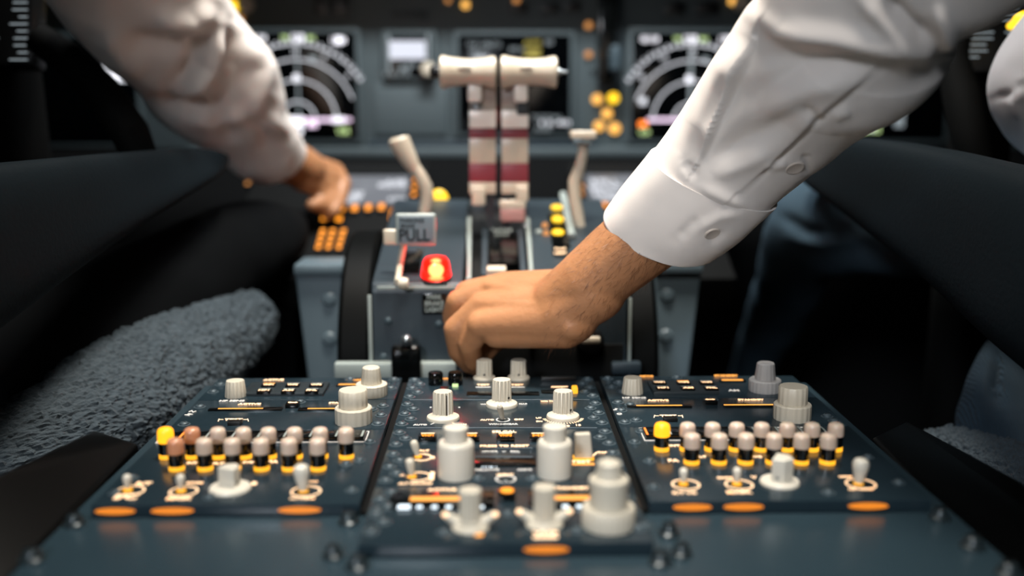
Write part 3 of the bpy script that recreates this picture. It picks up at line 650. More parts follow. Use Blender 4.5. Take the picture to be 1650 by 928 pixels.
mb = MB(); a, b = PY(540, 596, QY - .006), PY(735, 596, QY - .006); mb.box((a + b) / 2, ((b - a).length, .0115, .014), bev=.002); mb.build('base_strip', M['lightgrey'], quad)
mb = MB(); a, b = PY(985, 592, QY - .006), PY(1032, 592, QY - .006); mb.box((a + b) / 2, ((b - a).length, .0115, .010), bev=.002); mb.build('base_strip', M['grey'], quad)
mb = MB(); a, b = PY(608, 463.5, QY), PY(742, 463.5, QY); mb.box((a + b) / 2 - Yv * .0008, ((b - a).length, .002, .003), bev=.0006); mb.build('front_highlight', M['lightgrey'], quad)  # pale strip paints the light along the top front edge
mb = MB(); a, b = PY(599, 475, QY), PY(600, 640, QY); mb.box((a + b) / 2 + V((-.001, -.001, 0)), (.003, .003, (b - a).length), bev=.0006); mb.build('corner_highlight', M['lightgrey'], quad)  # pale strip paints the highlight a chamfered corner catches
mb = MB(); a, b = PY(1012, 480, QY), PY(1012, 640, QY); mb.box((a + b) / 2 + V((.001, -.001, 0)), (.0024, .003, (b - a).length), bev=.0006); mb.build('corner_highlight', M['lightgrey'], quad)  # the same painted highlight on the right corner
o = PY(700, 489, QY); mb = MB(); mb.box(o - Yv * .001, (.0205, .003, .0175), bev=.0008)
for t, py, wd in (('PARK', 478.5, .0125), ('BRAKE', 488.5, .016), ('LIGHT', 498.5, .0155)): mb.text(t, PY(700, py, QY - .0027), X, Zv, width=wd, mi=1)
mb.build('placard', [M['gloss_black'], M['lightgrey']], quad)
for px, py in ((626, 517), (707, 522), (618, 575)):
    o = PY(px, py, QY); mb = MB(); mb.lathe(o, [(.0034, -.001), (.0034, .0012), (.0022, .0022), (.0006, .0024)], 18, axis=(0, -1, 0)); mb.build('screw', M['screw'], quad)
o = PS(662, 421, .001); mb = MB(); mb.box(o, (.019, .052, .003), rot=SR, bev=.0006); mb.build('black_plate', M['gloss_black'], quad)
# the red warning lamp
o = PS(703, 449, .0); ax = (sn * .9 + Zv * .4).normalized()
mb = MB(); mb.lathe(o - ax * .002, [(.0132, 0), (.0132, .0028), (.0125, .0034)], 30, axis=ax); lampb = mb.build('warning_lamp', M['screwdark'], quad)
mb = MB(); mb.lathe(o + ax * .0032, [(.0128, 0), (.0124, .003), (.0108, .012), (.0092, .0148), (.005, .0158), (.001, .016)], 32, axis=ax); mb.build('red_lens', M['red_lens'], lampb)
mb = MB(); mb.lathe(o + ax * .0038, [(.003, 0), (.0042, .003), (.004, .006), (.002, .009), (.0005, .0095)], 20, axis=ax); mb.build('bulb', M['bulb'], lampb)
l = bpy.data.lights.new('red_lamp_light', 'POINT'); l.energy = .03; l.color = (1, .03, .03); l.shadow_soft_size = .006
lo_ = bpy.data.objects.new('red_lamp_light', l); COL.objects.link(lo_); lo_.location = o + V((0.004, .016, .045))
mb = MB(); a, b = PY(756, 556, QY - .004), PY(1003, 640, QY - .004); mb.box(((a.x + b.x) / 2, QY - .002, (a.z + b.z) / 2), (b.x - a.x, .004, a.z - b.z), bev=.001); mb.build('lower_cover', M['matte_black'], quad)
# black handle standing before the left face, lights and scale on the right block
o = PY(655, 578, QY - .014); mb = MB(); mb.box(o - Zv * .03, (.025, .014, .085), bev=.005, seg=3); mb.lathe(PY(655, 549, QY - .02), [(.0045, -.003), (.005, .002), (.003, .005), (.0008, .006)], 18, axis=(0, -1, .5), mi=1); mb.build('black_grip', [M['gloss_black'], M['steel']], quad)
o = PS(900, 372, .001); mb = MB(); mb.box(o, (.0165, .088, .004), rot=SR, bev=.0008); sc_ = mb.build('flap_scale', M['gloss_black'], quad)
for px, py in ((897, 335), (898.5, 354), (899, 375)):
    mb = MB(); mb.lathe(PS(px, py, .003), [(.0058, 0), (.0055, .0018), (.003, .0028), (.0008, .003)], 20, axis=sn); mb.build('amber_light', M['yellow_lamp'], sc_)
mb = MB(); mb.box(PS(903, 404, .0028), (.014, .012, .002), rot=SR); mb.text('FLAP', PS(903, 401, .0041), X, sl, width=.010, height=.004, mi=1); mb.text('LIMIT', PS(903, 408, .0041), X, sl, width=.0115, height=.004, mi=1); mb.build('scale_plate', [M['gloss_black'], M['text']], sc_)
a, b = PS(922, 380, .004), PS(907, 312, .004); mb = MB(); mb.tube([a, b], .0036, 12, flat=.7); mb.build('slot_rail', M['lightgrey'], quad)
for px, py, m, r in ((878, 365, 'amber_dim', .003), (868, 376, 'lightgrey', .0035), (848, 366, 'steel', .004), (880, 378, 'amber_dim', .003)):
    mb = MB(); mb.lathe(PS(px, py, 0), [(r, -.001), (r, .002), (r * .5, .004), (r * .1, .0042)], 18, axis=sn); mb.build('stud', M[m], quad)
for px, py, r in ((707, 319, .0072), (690, 321, .005)):
    o = PY(px, py, 1.075); mb = MB(); mb.lathe(o, [(r * 1.3, -.012), (r * 1.3, 0), (r, .001), (r * .9, .003), (r * .2, .005)], 24, axis=(0, -1, .15)); mb.build('yellow_light', M['yellow_lamp'], quad)
mb = MB(); a, b = PY(690, 322, 1.083), PY(880, 322, 1.083); mb.box((a + b) / 2 - Zv * .022, ((b - a).length, .03, .04), bev=.004); mb.build('back_ridge', M['frame'], quad)
o = PY(950, 547, QY); mb = MB(); mb.lathe(o, [(.012, -.001), (.012, .006), (.010, .009), (.003, .0095)], 24, axis=(0, -1, 0)); mb.box(o + V((0, -.011, .002)), (.016, .006, .006), bev=.002, mi=1); mb.build('latch', [M['black'], M['lever']], quad)

# trim wheels: big black discs on both sides of the housing
for x0, x1, lab in ((LX0 - .0335, LX0 - .004, 'black trim wheel between the left grey side pillar and the quadrant'), (RX1 + .005, RX1 + .031, 'black trim wheel between the quadrant and the right grey side pillar')):
    c = V((x0, .985, -.032)); t = thing('trim_wheel', lab, 'trim wheel', c, 'trim wheels'); wd = x1 - x0; R = .122
    mb = MB(); mb.lathe(c, [(R * .80, 0), (R * .97, 0), (R, .004), (R, wd - .004), (R * .97, wd), (R * .80, wd)], 96, axis=X); mb.build('rim', M['wheel'], t)
    mb = MB(); mb.lathe(c + X * wd * .25, [(R * .82, 0), (R * .82, wd * .5)], 48, axis=X); mb.build('disc', M['matte_black'], t)

# grey side pillars
for pts, lab, scr in (([(474, 430), (556, 430), (552, 640), (500, 640)], 'tapered grey side pillar left of the throttle quadrant', ((531, 482), (531, 546))),
                      ([(1054, 430), (1132, 425), (1105, 640), (1056, 640)], 'tapered grey side pillar right of the throttle quadrant', ((1075, 475), (1073, 541)))):
    P4 = [PY(px, py, .97) for px, py in pts]; c = sum(P4, V()) / 4
    t = thing('side_pillar', lab, 'pillar', (c.x, .98, FZ), 'side pillars')
    mb = MB(); b0, b1 = V((P4[3].x, .97, FZ)), V((P4[2].x, .97, FZ)); mb.prism([P4[0], P4[1], P4[2], b1, b0, P4[3]], V((0, .05, 0)), bev=.003); mb.build('plate', M['pillar'], t)
    mb = MB(); mb.box((P4[0] + P4[1]) / 2 + V((0, .02, -.002)), ((P4[1] - P4[0]).length * .98, .055, .010), bev=.003); mb.build('top_flange', M['pillar'], t)
    for px, py in scr:
        mb = MB(); mb.lathe(PY(px, py, .97), [(.007, -.001), (.007, .001), (.005, .003), (.001, .0035)], 20, axis=(0, -1, 0)); mb.build('screw', M['pillar'], t)

# ------------------------------------------------------------------ thrust levers
def thrust(label, hx0, hx1, ax0, ax1, grip_left, low):
    Y0 = 1.0; ctr = PY((ax0 + ax1) / 2, 330, Y0)
    t = thing('thrust_lever', label, 'thrust lever', ctr, 'thrust levers')
    h0, h1 = PY(hx0, 116, Y0 - .012), PY(hx1, 116, Y0 - .012); L = h1.x - h0.x; k = depth(h0) / F
    mb = MB(); mb.lathe(h0, [(20 * k, 0), (25.5 * k, .0012), (26.5 * k, .004), (24.2 * k, L * .16), (21.6 * k, L * .38), (20.6 * k, L * .55), (22.2 * k, L * .78), (25 * k, L - .005), (25 * k, L - .0015), (20 * k, L)], 40, axis=X)
    hd = mb.build('handle', M['lever'], t)
    mb = MB(); mb.box(h0 + X * L * .45 + V((0, -22 * k, .004)), (.012, .002, .0022), bev=.0007); mb.build('palm_switch', M['white_knob'], hd)
    mb = MB(); e = h1 if not grip_left else h0; mb.lathe(e, [(.0035, -.001), (.0035, .003), (.0015, .004), (.0012, .009)] if not grip_left else [(.006, -.001), (.006, .006), (.004, .009)], 16, axis=X * (1 if not grip_left else -1)); mb.build('end_switch', M['steel'] if not grip_left else M['black'], hd)
    segs = [(136, 178, 'lever_dull'), (178, 206, 'lever_white'), (206, 223, 'lever_red'), (223, 263, 'lever'), (263, 294, 'lever_red'), (294, 312, 'lever')]
    for a, b, m in segs:
        yk = .006 if m == 'lever_white' else 0
        p, q = PY(ax0, a, Y0), PY(ax1, b, Y0); mb = MB()
        x0, x1 = (p.x, q.x) if a != 136 else ((p.x, q.x))
        mb.box(((x0 + x1) / 2, Y0 + .010 - yk / 2, (p.z + q.z) / 2), (abs(x1 - x0), .020 + yk, abs(p.z - q.z)), bev=.0006); mb.build('arm_band', M[m], t)
    # reverser trunnion, bright boss and dark slot under the handle
    bx = ax0 + 9 if grip_left else ax1 - 12
    o = PY(bx, 150, Y0 - .009); mb = MB(); mb.box(o, (.0135, .012, .018), bev=.004, seg=3); mb.build('boss', M['lever_white'], t)
    if not grip_left:
        mb = MB(); mb.box(PY(ax1 - 9, 168, Y0 - .003), (.011, .008, .020), bev=.001); mb.build('slot', M['frame'], t)
    else:
        mb = MB(); mb.lathe(PY(ax0 + 12, 172, Y0 - .002), [(.006, -.001), (.005, .004), (.002, .006)], 18, axis=(0, -1, .3)); mb.build('pivot_pin', M['steel'], t)
    for (a0, a1, b0, b1, m) in low:
        p, q = PY(a0, b0, Y0 - .004), PY(a1, b1, Y0 - .004); mb = MB(); mb.box(((p.x + q.x) / 2, Y0 + .004, (p.z + q.z) / 2), (q.x - p.x, .02, p.z - q.z), bev=.002, seg=3); mb.build('arm_foot', M[m], t)
    p = PY((ax0 + ax1) / 2, 312, Y0); mb = MB(); mb.box((p.x + (.008 if grip_left else -.008), Y0 + .012, p.z - .0165), (.008, .010, .041)); mb.build('shank', M['frame'], t)
thrust('left thrust lever, pale spool handle on a red and cream banded arm', 708, 800, 756, 799, True, [(760, 782, 302, 331, 'lever')])
thrust('right thrust lever, spool handle with a small end switch and a boxed lower foot', 806, 898, 808, 851, False, [(832, 851, 300, 325, 'lever'), (805, 847, 323, 336, 'lever'), (806, 846, 336, 357, 'lever_pink')])

# speedbrake, flap and parking brake levers
t = thing('speedbrake_lever', 'cream speedbrake lever with a tapered knob, bent, left of the thrust levers', 'lever', PY(683, 345, 1.03))
def YP(px, py, Y=1.03): return PY(px, py, Y)
mb = MB(); mb.tube([YP(668, 268), YP(677, 283), YP(686, 300), YP(689, 318), YP(685, 340), YP(683, 352)], [.0055, .0062, .0066, .0066, .0062, .006], 16, flat=.8); mb.build('arm', M['lever'], t)
mb = MB(); mb.tube([YP(642, 221), YP(643, 225), YP(646, 233), YP(657, 253), YP(668, 272), YP(672, 280)], [.008, .0108, .0108, .0090, .0064, .0045], 20, flat=.8); mb.build('knob', M['lever'], t)
t = thing('flap_lever', 'cream flap lever with a flat topped handle, right of the thrust levers', 'lever', YP(937, 385, .99))
mb = MB(); mb.tube([YP(938, 222, .99), YP(940, 244, .99), YP(934, 270, .99), YP(926, 292, .99), YP(926, 320, .99), YP(932, 350, .99), YP(938, 388, .99)], [.0045, .005, .0055, .0062, .006, .0055, .005], 16, flat=.8); mb.build('arm', M['lever'], t)
o = YP(939, 217, .985); mb = MB(); mb.box(o, (.0245, .022, .0075), bev=.0022, seg=3); mb.box(o - Zv * .006, (.018, .016, .006), bev=.0015, mi=1); mb.build('handle', [M['lever'], M['lever_grey']], t)
t = thing('parking_brake_lever', 'parking brake pull lever with a square grey placard facing back', 'lever', PS(640, 455, .004))
mb = MB(); a = PS(641, 455, .006); mb.tube([a, PY(645, 425, .872), PY(650, 398, .870), PY(652, 380, .8685)], [.003, .0028, .0028, .0028], 12); mb.lathe(a + V((.005, -.004, 0)), [(.004, -.004), (.0052, 0), (.004, .004)], 18, axis=X); mb.build('stem', M['lever'], t)
PYp = .862
def rrect(px0, px1, py0, py1, Y, d, bev): 
    p, q = PY(px0, py0, Y), PY(px1, py1, Y); mb = MB(); mb.box(((p.x + q.x) / 2, Y + d / 2, (p.z + q.z) / 2), (q.x - p.x, d, p.z - q.z), bev=bev, seg=3); return mb
rrect(637, 703, 344, 396, PYp, .005, .0024).build('placard', M['lightgrey'], t)
mb = rrect(641, 699, 348, 392, PYp - .0006, .002, .0009)
for s_, px, py, wd in (('PARKING', 664, 355, .020), ('BRAKE', 657, 364, .012), ('PULL', 668, 379, .026)): mb.text(s_, PY(px, py, PYp - .0006), X, Zv, width=wd, height=(.0105 if s_ == 'PULL' else None), mi=1)
mb.build('placard_face', [M['placard_grey'], M['black']], t)
rrect(617, 640, 370, 395, PYp + .004, .006, .002).build('bracket', M['lever'], t)

# ================================================================== FORWARD PANELS
IY = 1.45
def IP(px, py, lift=0.0): return PY(px, py, IY - lift)
def irect(mb, px0, px1, py0, py1, lift, d, bev=0.0, mi=0):
    p, q = IP(px0, py0, lift), IP(px1, py1, lift); mb.box(((p.x + q.x) / 2, IY - lift + d / 2, (p.z + q.z) / 2), (q.x - p.x, d, p.z - q.z), bev=bev, mi=mi)
ip = thing('instrument_panel', 'wide slate main instrument panel with lamps and switches behind the levers', 'instrument panel', (0, IY + .02, IP(800, 250).z))
mb = MB(); irect(mb, -250, 1900, -170, 240, 0, .04, .004); mb.build('board', M['board'], ip)
mb = MB(); irect(mb, 592, 965, 227, 238, .012, .03, .004); mb.build('ledge', M['grey'], ip)
mb = MB(); irect(mb, 300, 1350, 238, 254, .02, .06, .006); mb.build('lower_lip', M['board'], ip)
mb = MB(); irect(mb, 602, 720, 134, 218, .003, .006, .002); mb.build('center_plate', M['board'], ip)
mb = MB(); irect(mb, 628, 688, 18, 30, .006, .006, .002); mb.build('label_strip', M['grey'], ip)
mb = MB(); irect(mb, 965, 1003, -20, 150, .004, .006, .002); mb.build('gear_slot', M['frame'], ip)
for px, py, r, m in ((948, 41, 5.5, 'amber_dim'), (948, 88, 5.5, 'amber_dim'), (955, 112, 3, 'screwdark'), (962, 160, 8, 'amber_lamp'), (988, 158, 8.5, 'yellow_lamp'), (978, 183, 8, 'amber_lamp'), (965, 203, 8, 'amber_lamp'), (990, 207, 9, 'amber_lamp'),
                    (750, 8, 6, 'amber_lamp'), (722, 1, 4, 'amber_dim'), (832, 1, 5, 'amber_dim'), (982, -3, 4, 'symgreen'), (376, 10, 10, 'yellow_lamp'), (388, 30, 4, 'amber_dim'), (1180, 2, 6, 'amber_lamp')):
    o = IP(px, py); s = depth(o) / F; mb = MB(); mb.lathe(o, [(r * s, -.002), (r * s, .003), (r * .8 * s, .005), (r * .2 * s, .006)], 20, axis=(0, -1, 0)); mb.build('indicator_light', M[m], ip)
for x0, x1, y0, y1 in ((505, 530, -8, 24), (534, 562, -8, 24), (820, 850, 4, 22), (872, 900, 4, 22), (908, 936, 0, 20), (1072, 1105, 2, 24), (1122, 1160, 2, 24)):
    mb = MB(); irect(mb, x0, x1, y0, y1, .006, .01, .002); mb.build('switch_guard', M['black'], ip)
for px, py, r in ((397, 8, 13), (1192, 6, 12)):
    o = IP(px, py); s = depth(o) / F; mb = MB(); mb.lathe(o, [(r * s, -.002), (r * s, .012), (r * .8 * s, .018), (r * .2 * s, .019)], 12 * 6, axis=(0, -1, 0), flute=12); mb.build('knob', M['lever'], ip)
t = thing('gear_lever', 'dark landing gear lever hanging beside the amber lamps, grey sided', 'lever', IP(985, 140, .012))
mb = MB(); irect(mb, 966, 990, -15, 132, .03, .02, .003); mb.build('arm', M['gloss_black'], t)
mb = MB(); o = IP(992, 95, .034); mb.lathe(o, [(.004, -.018), (.0085, -.014), (.009, .01), (.006, .018)], 24, axis=Zv); mb.build('knob', M['screw'], t)
mb = MB(); irect(mb, 970, 986, 60, 130, .012, .014, .002); mb.build('bracket', M['black'], t)

def display(label, x0, x1, y0, y1):
    c = IP((x0 + x1) / 2, y1); t = thing('display_unit', label, 'screen', c, 'cockpit display units')
    mb = MB(); irect(mb, x0 - 7, x1 + 7, y0 - 7, y1 + 7, .0082, .008, .003); mb.build('bezel', M['board'], t)
    mb = MB(); irect(mb, x0, x1, y0, y1, .0092, .003, .0008); mb.build('glass', M['screen'], t); return t
L_ = .0103
def blob(mb, px, py, w_, h_, mi=0):
    p, q = IP(px - w_ / 2, py - h_ / 2, L_), IP(px + w_ / 2, py + h_ / 2, L_); mb.box(((p.x + q.x) / 2, IY - L_ + .0006, (p.z + q.z) / 2), (q.x - p.x, .0012, p.z - q.z), bev=.0004, mi=mi)
def word(mb, s_, px, py, w_, h_=None, mi=0):
    o = IP(px, py, L_); k = depth(o) / F; mb.text(s_, o, X, Zv, width=w_ * k, height=(h_ * k if h_ else None), mi=mi, t=.0006)
SM = [M['sym'], M['symbright'], M['symgreen'], M['sympink'], M['symorange'], M['symdim'], M['symyellow']]
def navmap(t, cx, cy, lo_ang, red):
    mb = MB(); o = IP(cx, cy, L_); k = depth(o) / F
    for r, a0, a1, wd, mi in ((28, 8, 172, 2.4, 0), (62, 2, 178, 2.4, 0), (94, 20, 160, 2.4, 0), (119, 30, 150, 2, 0)):
        mb.arc(o, X, Zv, r * k, wd * k, math.radians(a0), math.radians(a1), -.0006, 48, mi)
    for i in range(25):
        a = math.radians(32 + i * 4.83); d = X * math.cos(a) + Zv * math.sin(a); n = V((-d.z, 0, d.x))
        ln = 9 if i % 2 == 0 else 5; c = o + d * (122 - ln / 2 + 3) * k; rot = Matrix((d, V((0, 1, 0)), n)).transposed(); mb.box(c, (ln * k, .0008, 2.2 * k), rot=rot, mi=0)
    for i, nn in enumerate(('6', '9', '12', '15', '18')):
        a = math.radians(40 + i * 25); d = X * math.cos(a) + Zv * math.sin(a); mb.text(nn, o + d * 108 * k, X, Zv, width=(5 if len(nn) < 2 else 9) * k, height=8 * k, mi=0)
    blob(mb, cx, cy - 58, 2.2, 116, 5)
    word(mb, 'TRK', cx - 21, cy - 131, 12, 7, 2); word(mb, '128', cx, cy - 131, 20, 11, 1); word(mb, 'MAG', cx + 21, cy - 131, 12, 7, 2)
    word(mb, 'GS 124', cx - 66, cy - 131, 28, 9, 1)
    blob(mb, cx + 24, cy - 98, 12, 8, 5); blob(mb, cx - 2, cy - 66, 10, 12, 1)
    mb.build('symbols', SM, t); return o, k
t = display('left navigation display with white arcs beside the left pilot sleeve', 398, 577, 52, 224)
navmap(t, 480, 192, 0, False); mb = MB()
word(mb, '1.7NM', 545, 65, 22, 10, 1); blob(mb, 545, 65, 12, 12, 1); blob(mb, 478, 196, 24, 16, 1); blob(mb, 503, 200, 16, 10, 3); blob(mb, 516, 193, 100, 5, 3); blob(mb, 545, 193, 20, 9, 1); word(mb, 'VOR', 553, 211, 20, 10, 2); blob(mb, 482, 212, 10, 8, 1); mb.build('symbols', SM, t)
t = display('right navigation display with white arcs beside the right pilot sleeve', 1020, 1200, 52, 224)
navmap(t, 1113, 194, 0, True); mb = MB()
word(mb, '1.7NM', 1172, 64, 24, 11, 1); blob(mb, 1078, 193, 70, 5, 3); blob(mb, 1036, 163, 11, 11, 0); blob(mb, 1036, 200, 13, 9, 4); word(mb, 'VOR', 1038, 213, 18, 8, 2); mb.build('symbols', SM, t)
t = display('mostly black lower center display behind the thrust levers', 738, 918, 56, 213)
mb = MB()
for s_, px, py, w_, mi in (('TAT +14c', 772, 72, 40, 5), ('87.4', 768, 84, 20, 5), ('D-TO', 795, 72, 24, 5), ('87.4', 832, 80, 22, 5), ('AUTO', 858, 69, 27, 6), ('TEMP', 858, 82, 27, 6), ('40', 884, 68, 14, 5), ('TOTAL', 882, 190, 52, 5), ('12.40', 895, 198, 48, 0), ('KGS', 875, 207, 24, 5)): word(mb, s_, px, py, w_, 8, mi)
blob(mb, 858, 90, 26, 5, 6); mb.build('symbols', SM, t)
t = display('small bright white standby display left of the thrust levers', 622, 696, 56, 124)
mb = MB(); p, q = IP(627, 66, .0103), IP(686, 95, .0103); mb.box(((p.x + q.x) / 2, IY - .0097, (p.z + q.z) / 2), (q.x - p.x, .0012, p.z - q.z)); mb.build('lit_field', M['lcdw'], t)
mb = MB(); blob(mb, 626, 86, 6, 60, 5); blob(mb, 690, 80, 5, 50, 5); word(mb, '80', 652, 110, 16, 12, 5); word(mb, '1013', 640, 119, 40, 6, 5); word(mb, '20', 664, 104, 14, 8, 5); mb.build('symbols', SM, t)
mb = MB(); o = IP(690, 112, .01); mb.lathe(o, [(.010, 0), (.010, .008), (.008, .012), (.002, .0125)], 12 * 6, axis=(0, -1, 0), flute=12); mb.build('knob', M['lever'], t)
t = display('left outer flight display, mostly hidden behind the left pilot sleeve', 40, 225, 60, 230)
mb = MB(); blob(mb, 160, 134, 4, 56, 5); blob(mb, 183, 132, 15, 28, 1); blob(mb, 196, 118, 16, 26, 0); blob(mb, 172, 112, 20, 8, 0); mb.build('symbols', SM, t)
t = display('right outer flight display glimpsed under the right pilot elbow', 1380, 1520, 50, 224)
mb = MB(); word(mb, '29.92', 1405, 208, 26, 11, 2); blob(mb, 1402, 208, 20, 6, 0); blob(mb, 1450, 180, 12, 50, 5); mb.build('symbols', SM, t)

# ------------------------------------------------------------------ control display units, tilted back
C0, C1 = V((0, 1.12, .035)), V((0, 1.34, .128)); cs = (C1 - C0).normalized(); cn = V((0, -cs.z, cs.y)); CR = Matrix((X, cs, cn)).transposed()
def PC(px, py, lift=0.0): return RP(px, py, C0 + cn * lift, cn)
def cdu(label, x0, x1, scr, keys, words):
    a, b = PC(x0, 428), PC(x1, 276); c = (PC((x0 + x1) / 2, 428) + PC((x0 + x1) / 2, 276)) / 2
    k1 = depth(c) / F; wd = (x1 - x0) * k1; t = thing('control_display_unit', label, 'flight computer', c, 'control display units')
    mb = MB(); mb.box(c - cn * .02, (wd, .285, .04), rot=CR, bev=.004); mb.build('housing', M['matte_black'], t)
    p = PC((scr[0] + scr[1]) / 2, scr[2]); q = PC((scr[0] + scr[1]) / 2, scr[3]); m = (p + q) / 2; k = depth(m) / F
    mb = MB(); mb.box(m + cn * .001, ((scr[1] - scr[0]) * k, (p - q).length, .004), rot=CR, bev=.001)
    for s_, px, py, w_, h_ in words: mb.text(s_, PC(px, py, .0032), X, cs, width=w_ * k, height=h_, mi=1)
    mb.build('screen', [M['lcd'], M['sym']], t)
    for px, py, w_, d_, m in keys:
        o = PC(px, py); k = depth(o) / F; mb = MB(); mb.box(o + cn * .0022, (w_ * k * 1.25, d_ * 1.2, .0056), rot=CR, bev=.001); mb.box(o + cn * .0050, (w_ * k, d_, .0008), rot=CR, mi=1)
        mb.build('key', [M['black'], M[m]], t)
kl = [(551, 342, 9, .013, 'orange'), (572, 341, 9, .014, 'orange'), (594, 340, 9, .014, 'orange'), (615, 339, 9, .014, 'orange'), (634, 347, 8, .013, 'orange'), (653, 338, 9, .014, 'orange'), (524, 357, 10, .012, 'orange'), (547, 359, 9, .010, 'orange'),
      (669, 296, 6, .008, 'orange'), (668, 308, 6, .008, 'orange'), (667, 319, 6, .008, 'orange'), (632, 357, 7, .009, 'orange'), (402, 290, 8, .010, 'amber_dim'), (400, 301, 6, .008, 'amber_dim')]
for r, (py, dx) in enumerate(((378, 4), (386, 1.5), (395, -1), (404, -3.5))):
    for px in (517, 533, 550): kl.append((px + dx, py, 7, .0075, 'orange'))
cdu('left control display unit, its orange keys under the left pilot hand', 385, 680, (555, 657, 286, 330), kl,
    [('MOD RTE', 632, 298, 44, .012), ('LEGS', 575, 313, 20, .014), ('RTE 2', 640, 321, 26, .008), ('ACT', 570, 322, 20, .014), ('1/2', 640, 293, 30, .010)])
kr = [(954, 334, 7, .010, 'orange'), (955, 344, 8, .010, 'orange'), (957, 354, 8, .010, 'orange'), (964, 338, 7, .010, 'orange'), (966, 350, 7, .010, 'orange'), (975, 336, 7, .010, 'orange'), (938, 306, 6, .010, 'amber_dim'), (937, 318, 6, .010, 'amber_dim'), (998, 342, 8, .010, 'orange'), (1018, 342, 8, .010, 'orange'), (985, 352, 7, .01, 'orange')]
cdu('right control display unit, half hidden behind the right pilot cuff', 926, 1150, (946, 1040, 284, 326), kr,
    [('RTE 1', 972, 293, 38, .014), ('EGLL', 965, 303, 28, .012), ('KJFK', 992, 300, 22, .012), ('CO RTE', 975, 312, 40, .012), ('ACTIVATE', 985, 321, 50, .010)])
o = PC(800, 350); mb = MB(); mb.box(V((.0, 1.29, FZ / 2 + .02)), (.50, .05, -FZ + .02)); tag(mb.build('forward_bulkhead', M['matte_black'], None), 'dark bulkhead under the main instrument panel behind the levers', 'bulkhead')

# ================================================================== YOKES, SEATS
def yoke(label, pts_horn, hub, lines, col, Z):
    x0, x1, y0, y1 = hub; c = W((x0 + x1) / 2, (y0 + y1) / 2, Z); k = Z / F
    t = thing('control_yoke', label, 'control yoke', (c.x, c.y, FZ), 'control yokes')
    R = m3
    mb = MB(); mb.box(c, ((x1 - x0) * k, (y1 - y0) * k, .03), rot=R, bev=.006); mb.build('hub', M['black'], t)
    mb = MB()
    for px, py, w_ in lines:
        o = W(px, py, Z - .0155); mb.box(o, (w_ * k, 2.2 * k, .0006), rot=R)
    mb.build('checklist_lettering', M['symdim'], t)
    for horn in pts_horn:
        mb = MB(); mb.tube([W(px, py, z) for px, py, z, r in horn], [r * Z / F for px, py, z, r in horn], 20); mb.build('grip', M['matte_black'], t)
    mb = MB(); b = c + V((0, .03, 0)); mb.tube([b, V((b.x, b.y + .02, b.z - .25)), V((b.x, b.y + .03, FZ))], [.03, .03, .035], 20); mb.build('column', M['matte_black'], t)
def lines(x0, x1, y0, y1, n, seed):
    r = random.Random(seed); out = []
    for i in range(n):
        y = y0 + (y1 - y0) * i / (n - 1); w1 = r.uniform(.25, .55) * (x1 - x0); w2 = r.uniform(.12, .3) * (x1 - x0)
        out.append((x0 + w1 / 2, y, w1)); out.append((x1 - w2 / 2, y, w2))
    return out
yoke('left control yoke with a small checklist card, in the dark corner', [[(60, 60, .93, 24), (110, 95, .93, 27), (165, 150, .92, 30), (210, 215, .91, 30), (235, 270, .92, 24)]], (-110, 66, -60, 112), lines(-60, 44, 4, 96, 9, 3), 0, .95)
yoke('right control yoke with a checklist card, behind the right pilot elbow', [[(1548, 40, .97, 20), (1535, 90, .97, 24), (1548, 150, .96, 28), (1560, 215, .95, 28), (1575, 260, .95, 22)]], (1530, 1720, -60, 122), lines(1556, 1640, 12, 92, 9, 5), 0, .98)
# the yellow knob by the right hand sleeve
o = W(1645, 33, .9); mb = MB(); mb.lathe(o, [(.003, -.02), (.005, -.004), (.0075, 0), (.0075, .004), (.003, .008)], 20, axis=-cf)
tag(mb.build('yellow_button', M['yellow_lamp']), 'yellow round button at the upper right edge above the far sleeve', 'button')

def crs(vals, t):                                        # Catmull-Rom through a list of vectors
    n = len(vals) - 1; x = t * n; i = min(int(x), n - 1); u = x - i
    p0, p1, p2, p3 = vals[max(i - 1, 0)], vals[i], vals[i + 1], vals[min(i + 2, n)]
    return ((p1 * 2) + (p2 - p0) * u + (p0 * 2 - p1 * 5 + p2 * 4 - p3) * u * u + (p1 * 3 - p0 - p2 * 3 + p3) * u ** 3) * .5
def sections(pairs, n):
    A = [V((a[0], a[1], z)) for a, b, z in pairs]; B = [V((b[0], b[1], z)) for a, b, z in pairs]; out = []
    for i in range(n + 1):
        a, b = crs(A, i / n), crs(B, i / n); out.append((W(*a), W(*b)))
    return out
def loft(pairs, n, m, flat=0.85, power=1.0, t0=0.0, t1=1.0):
    # a body whose outline runs through the paired edge points; each ring is square to the body's own axis
    sec = sections(pairs, n); cen = [(a + b) / 2 for a, b in sec]; rings = []
    for i, (a, b) in enumerate(sec):
        tn = (cen[min(i + 1, n)] - cen[max(i - 1, 0)]).normalized(); h = (b - a) / 2; r = h.length
        d = h.cross(tn).normalized(); d = d if d.dot(cf) < 0 else -d
        ring = []
        for j in range(m):
            q = 2 * math.pi * j / m; cc, ss = math.cos(q), math.sin(q)
            cc = math.copysign(abs(cc) ** power, cc); ss = math.copysign(abs(ss) ** power, ss)
            ring.append(cen[i] + h * cc + d * (r * flat * ss))
        rings.append(ring)
    return rings, cen
def seg_dist(p, a, b):
    ab = b - a; t = max(0, min(1, (p - a).dot(ab) / max(ab.dot(ab), 1e-9))); return (p - a - ab * t).length, t
import numpy as np
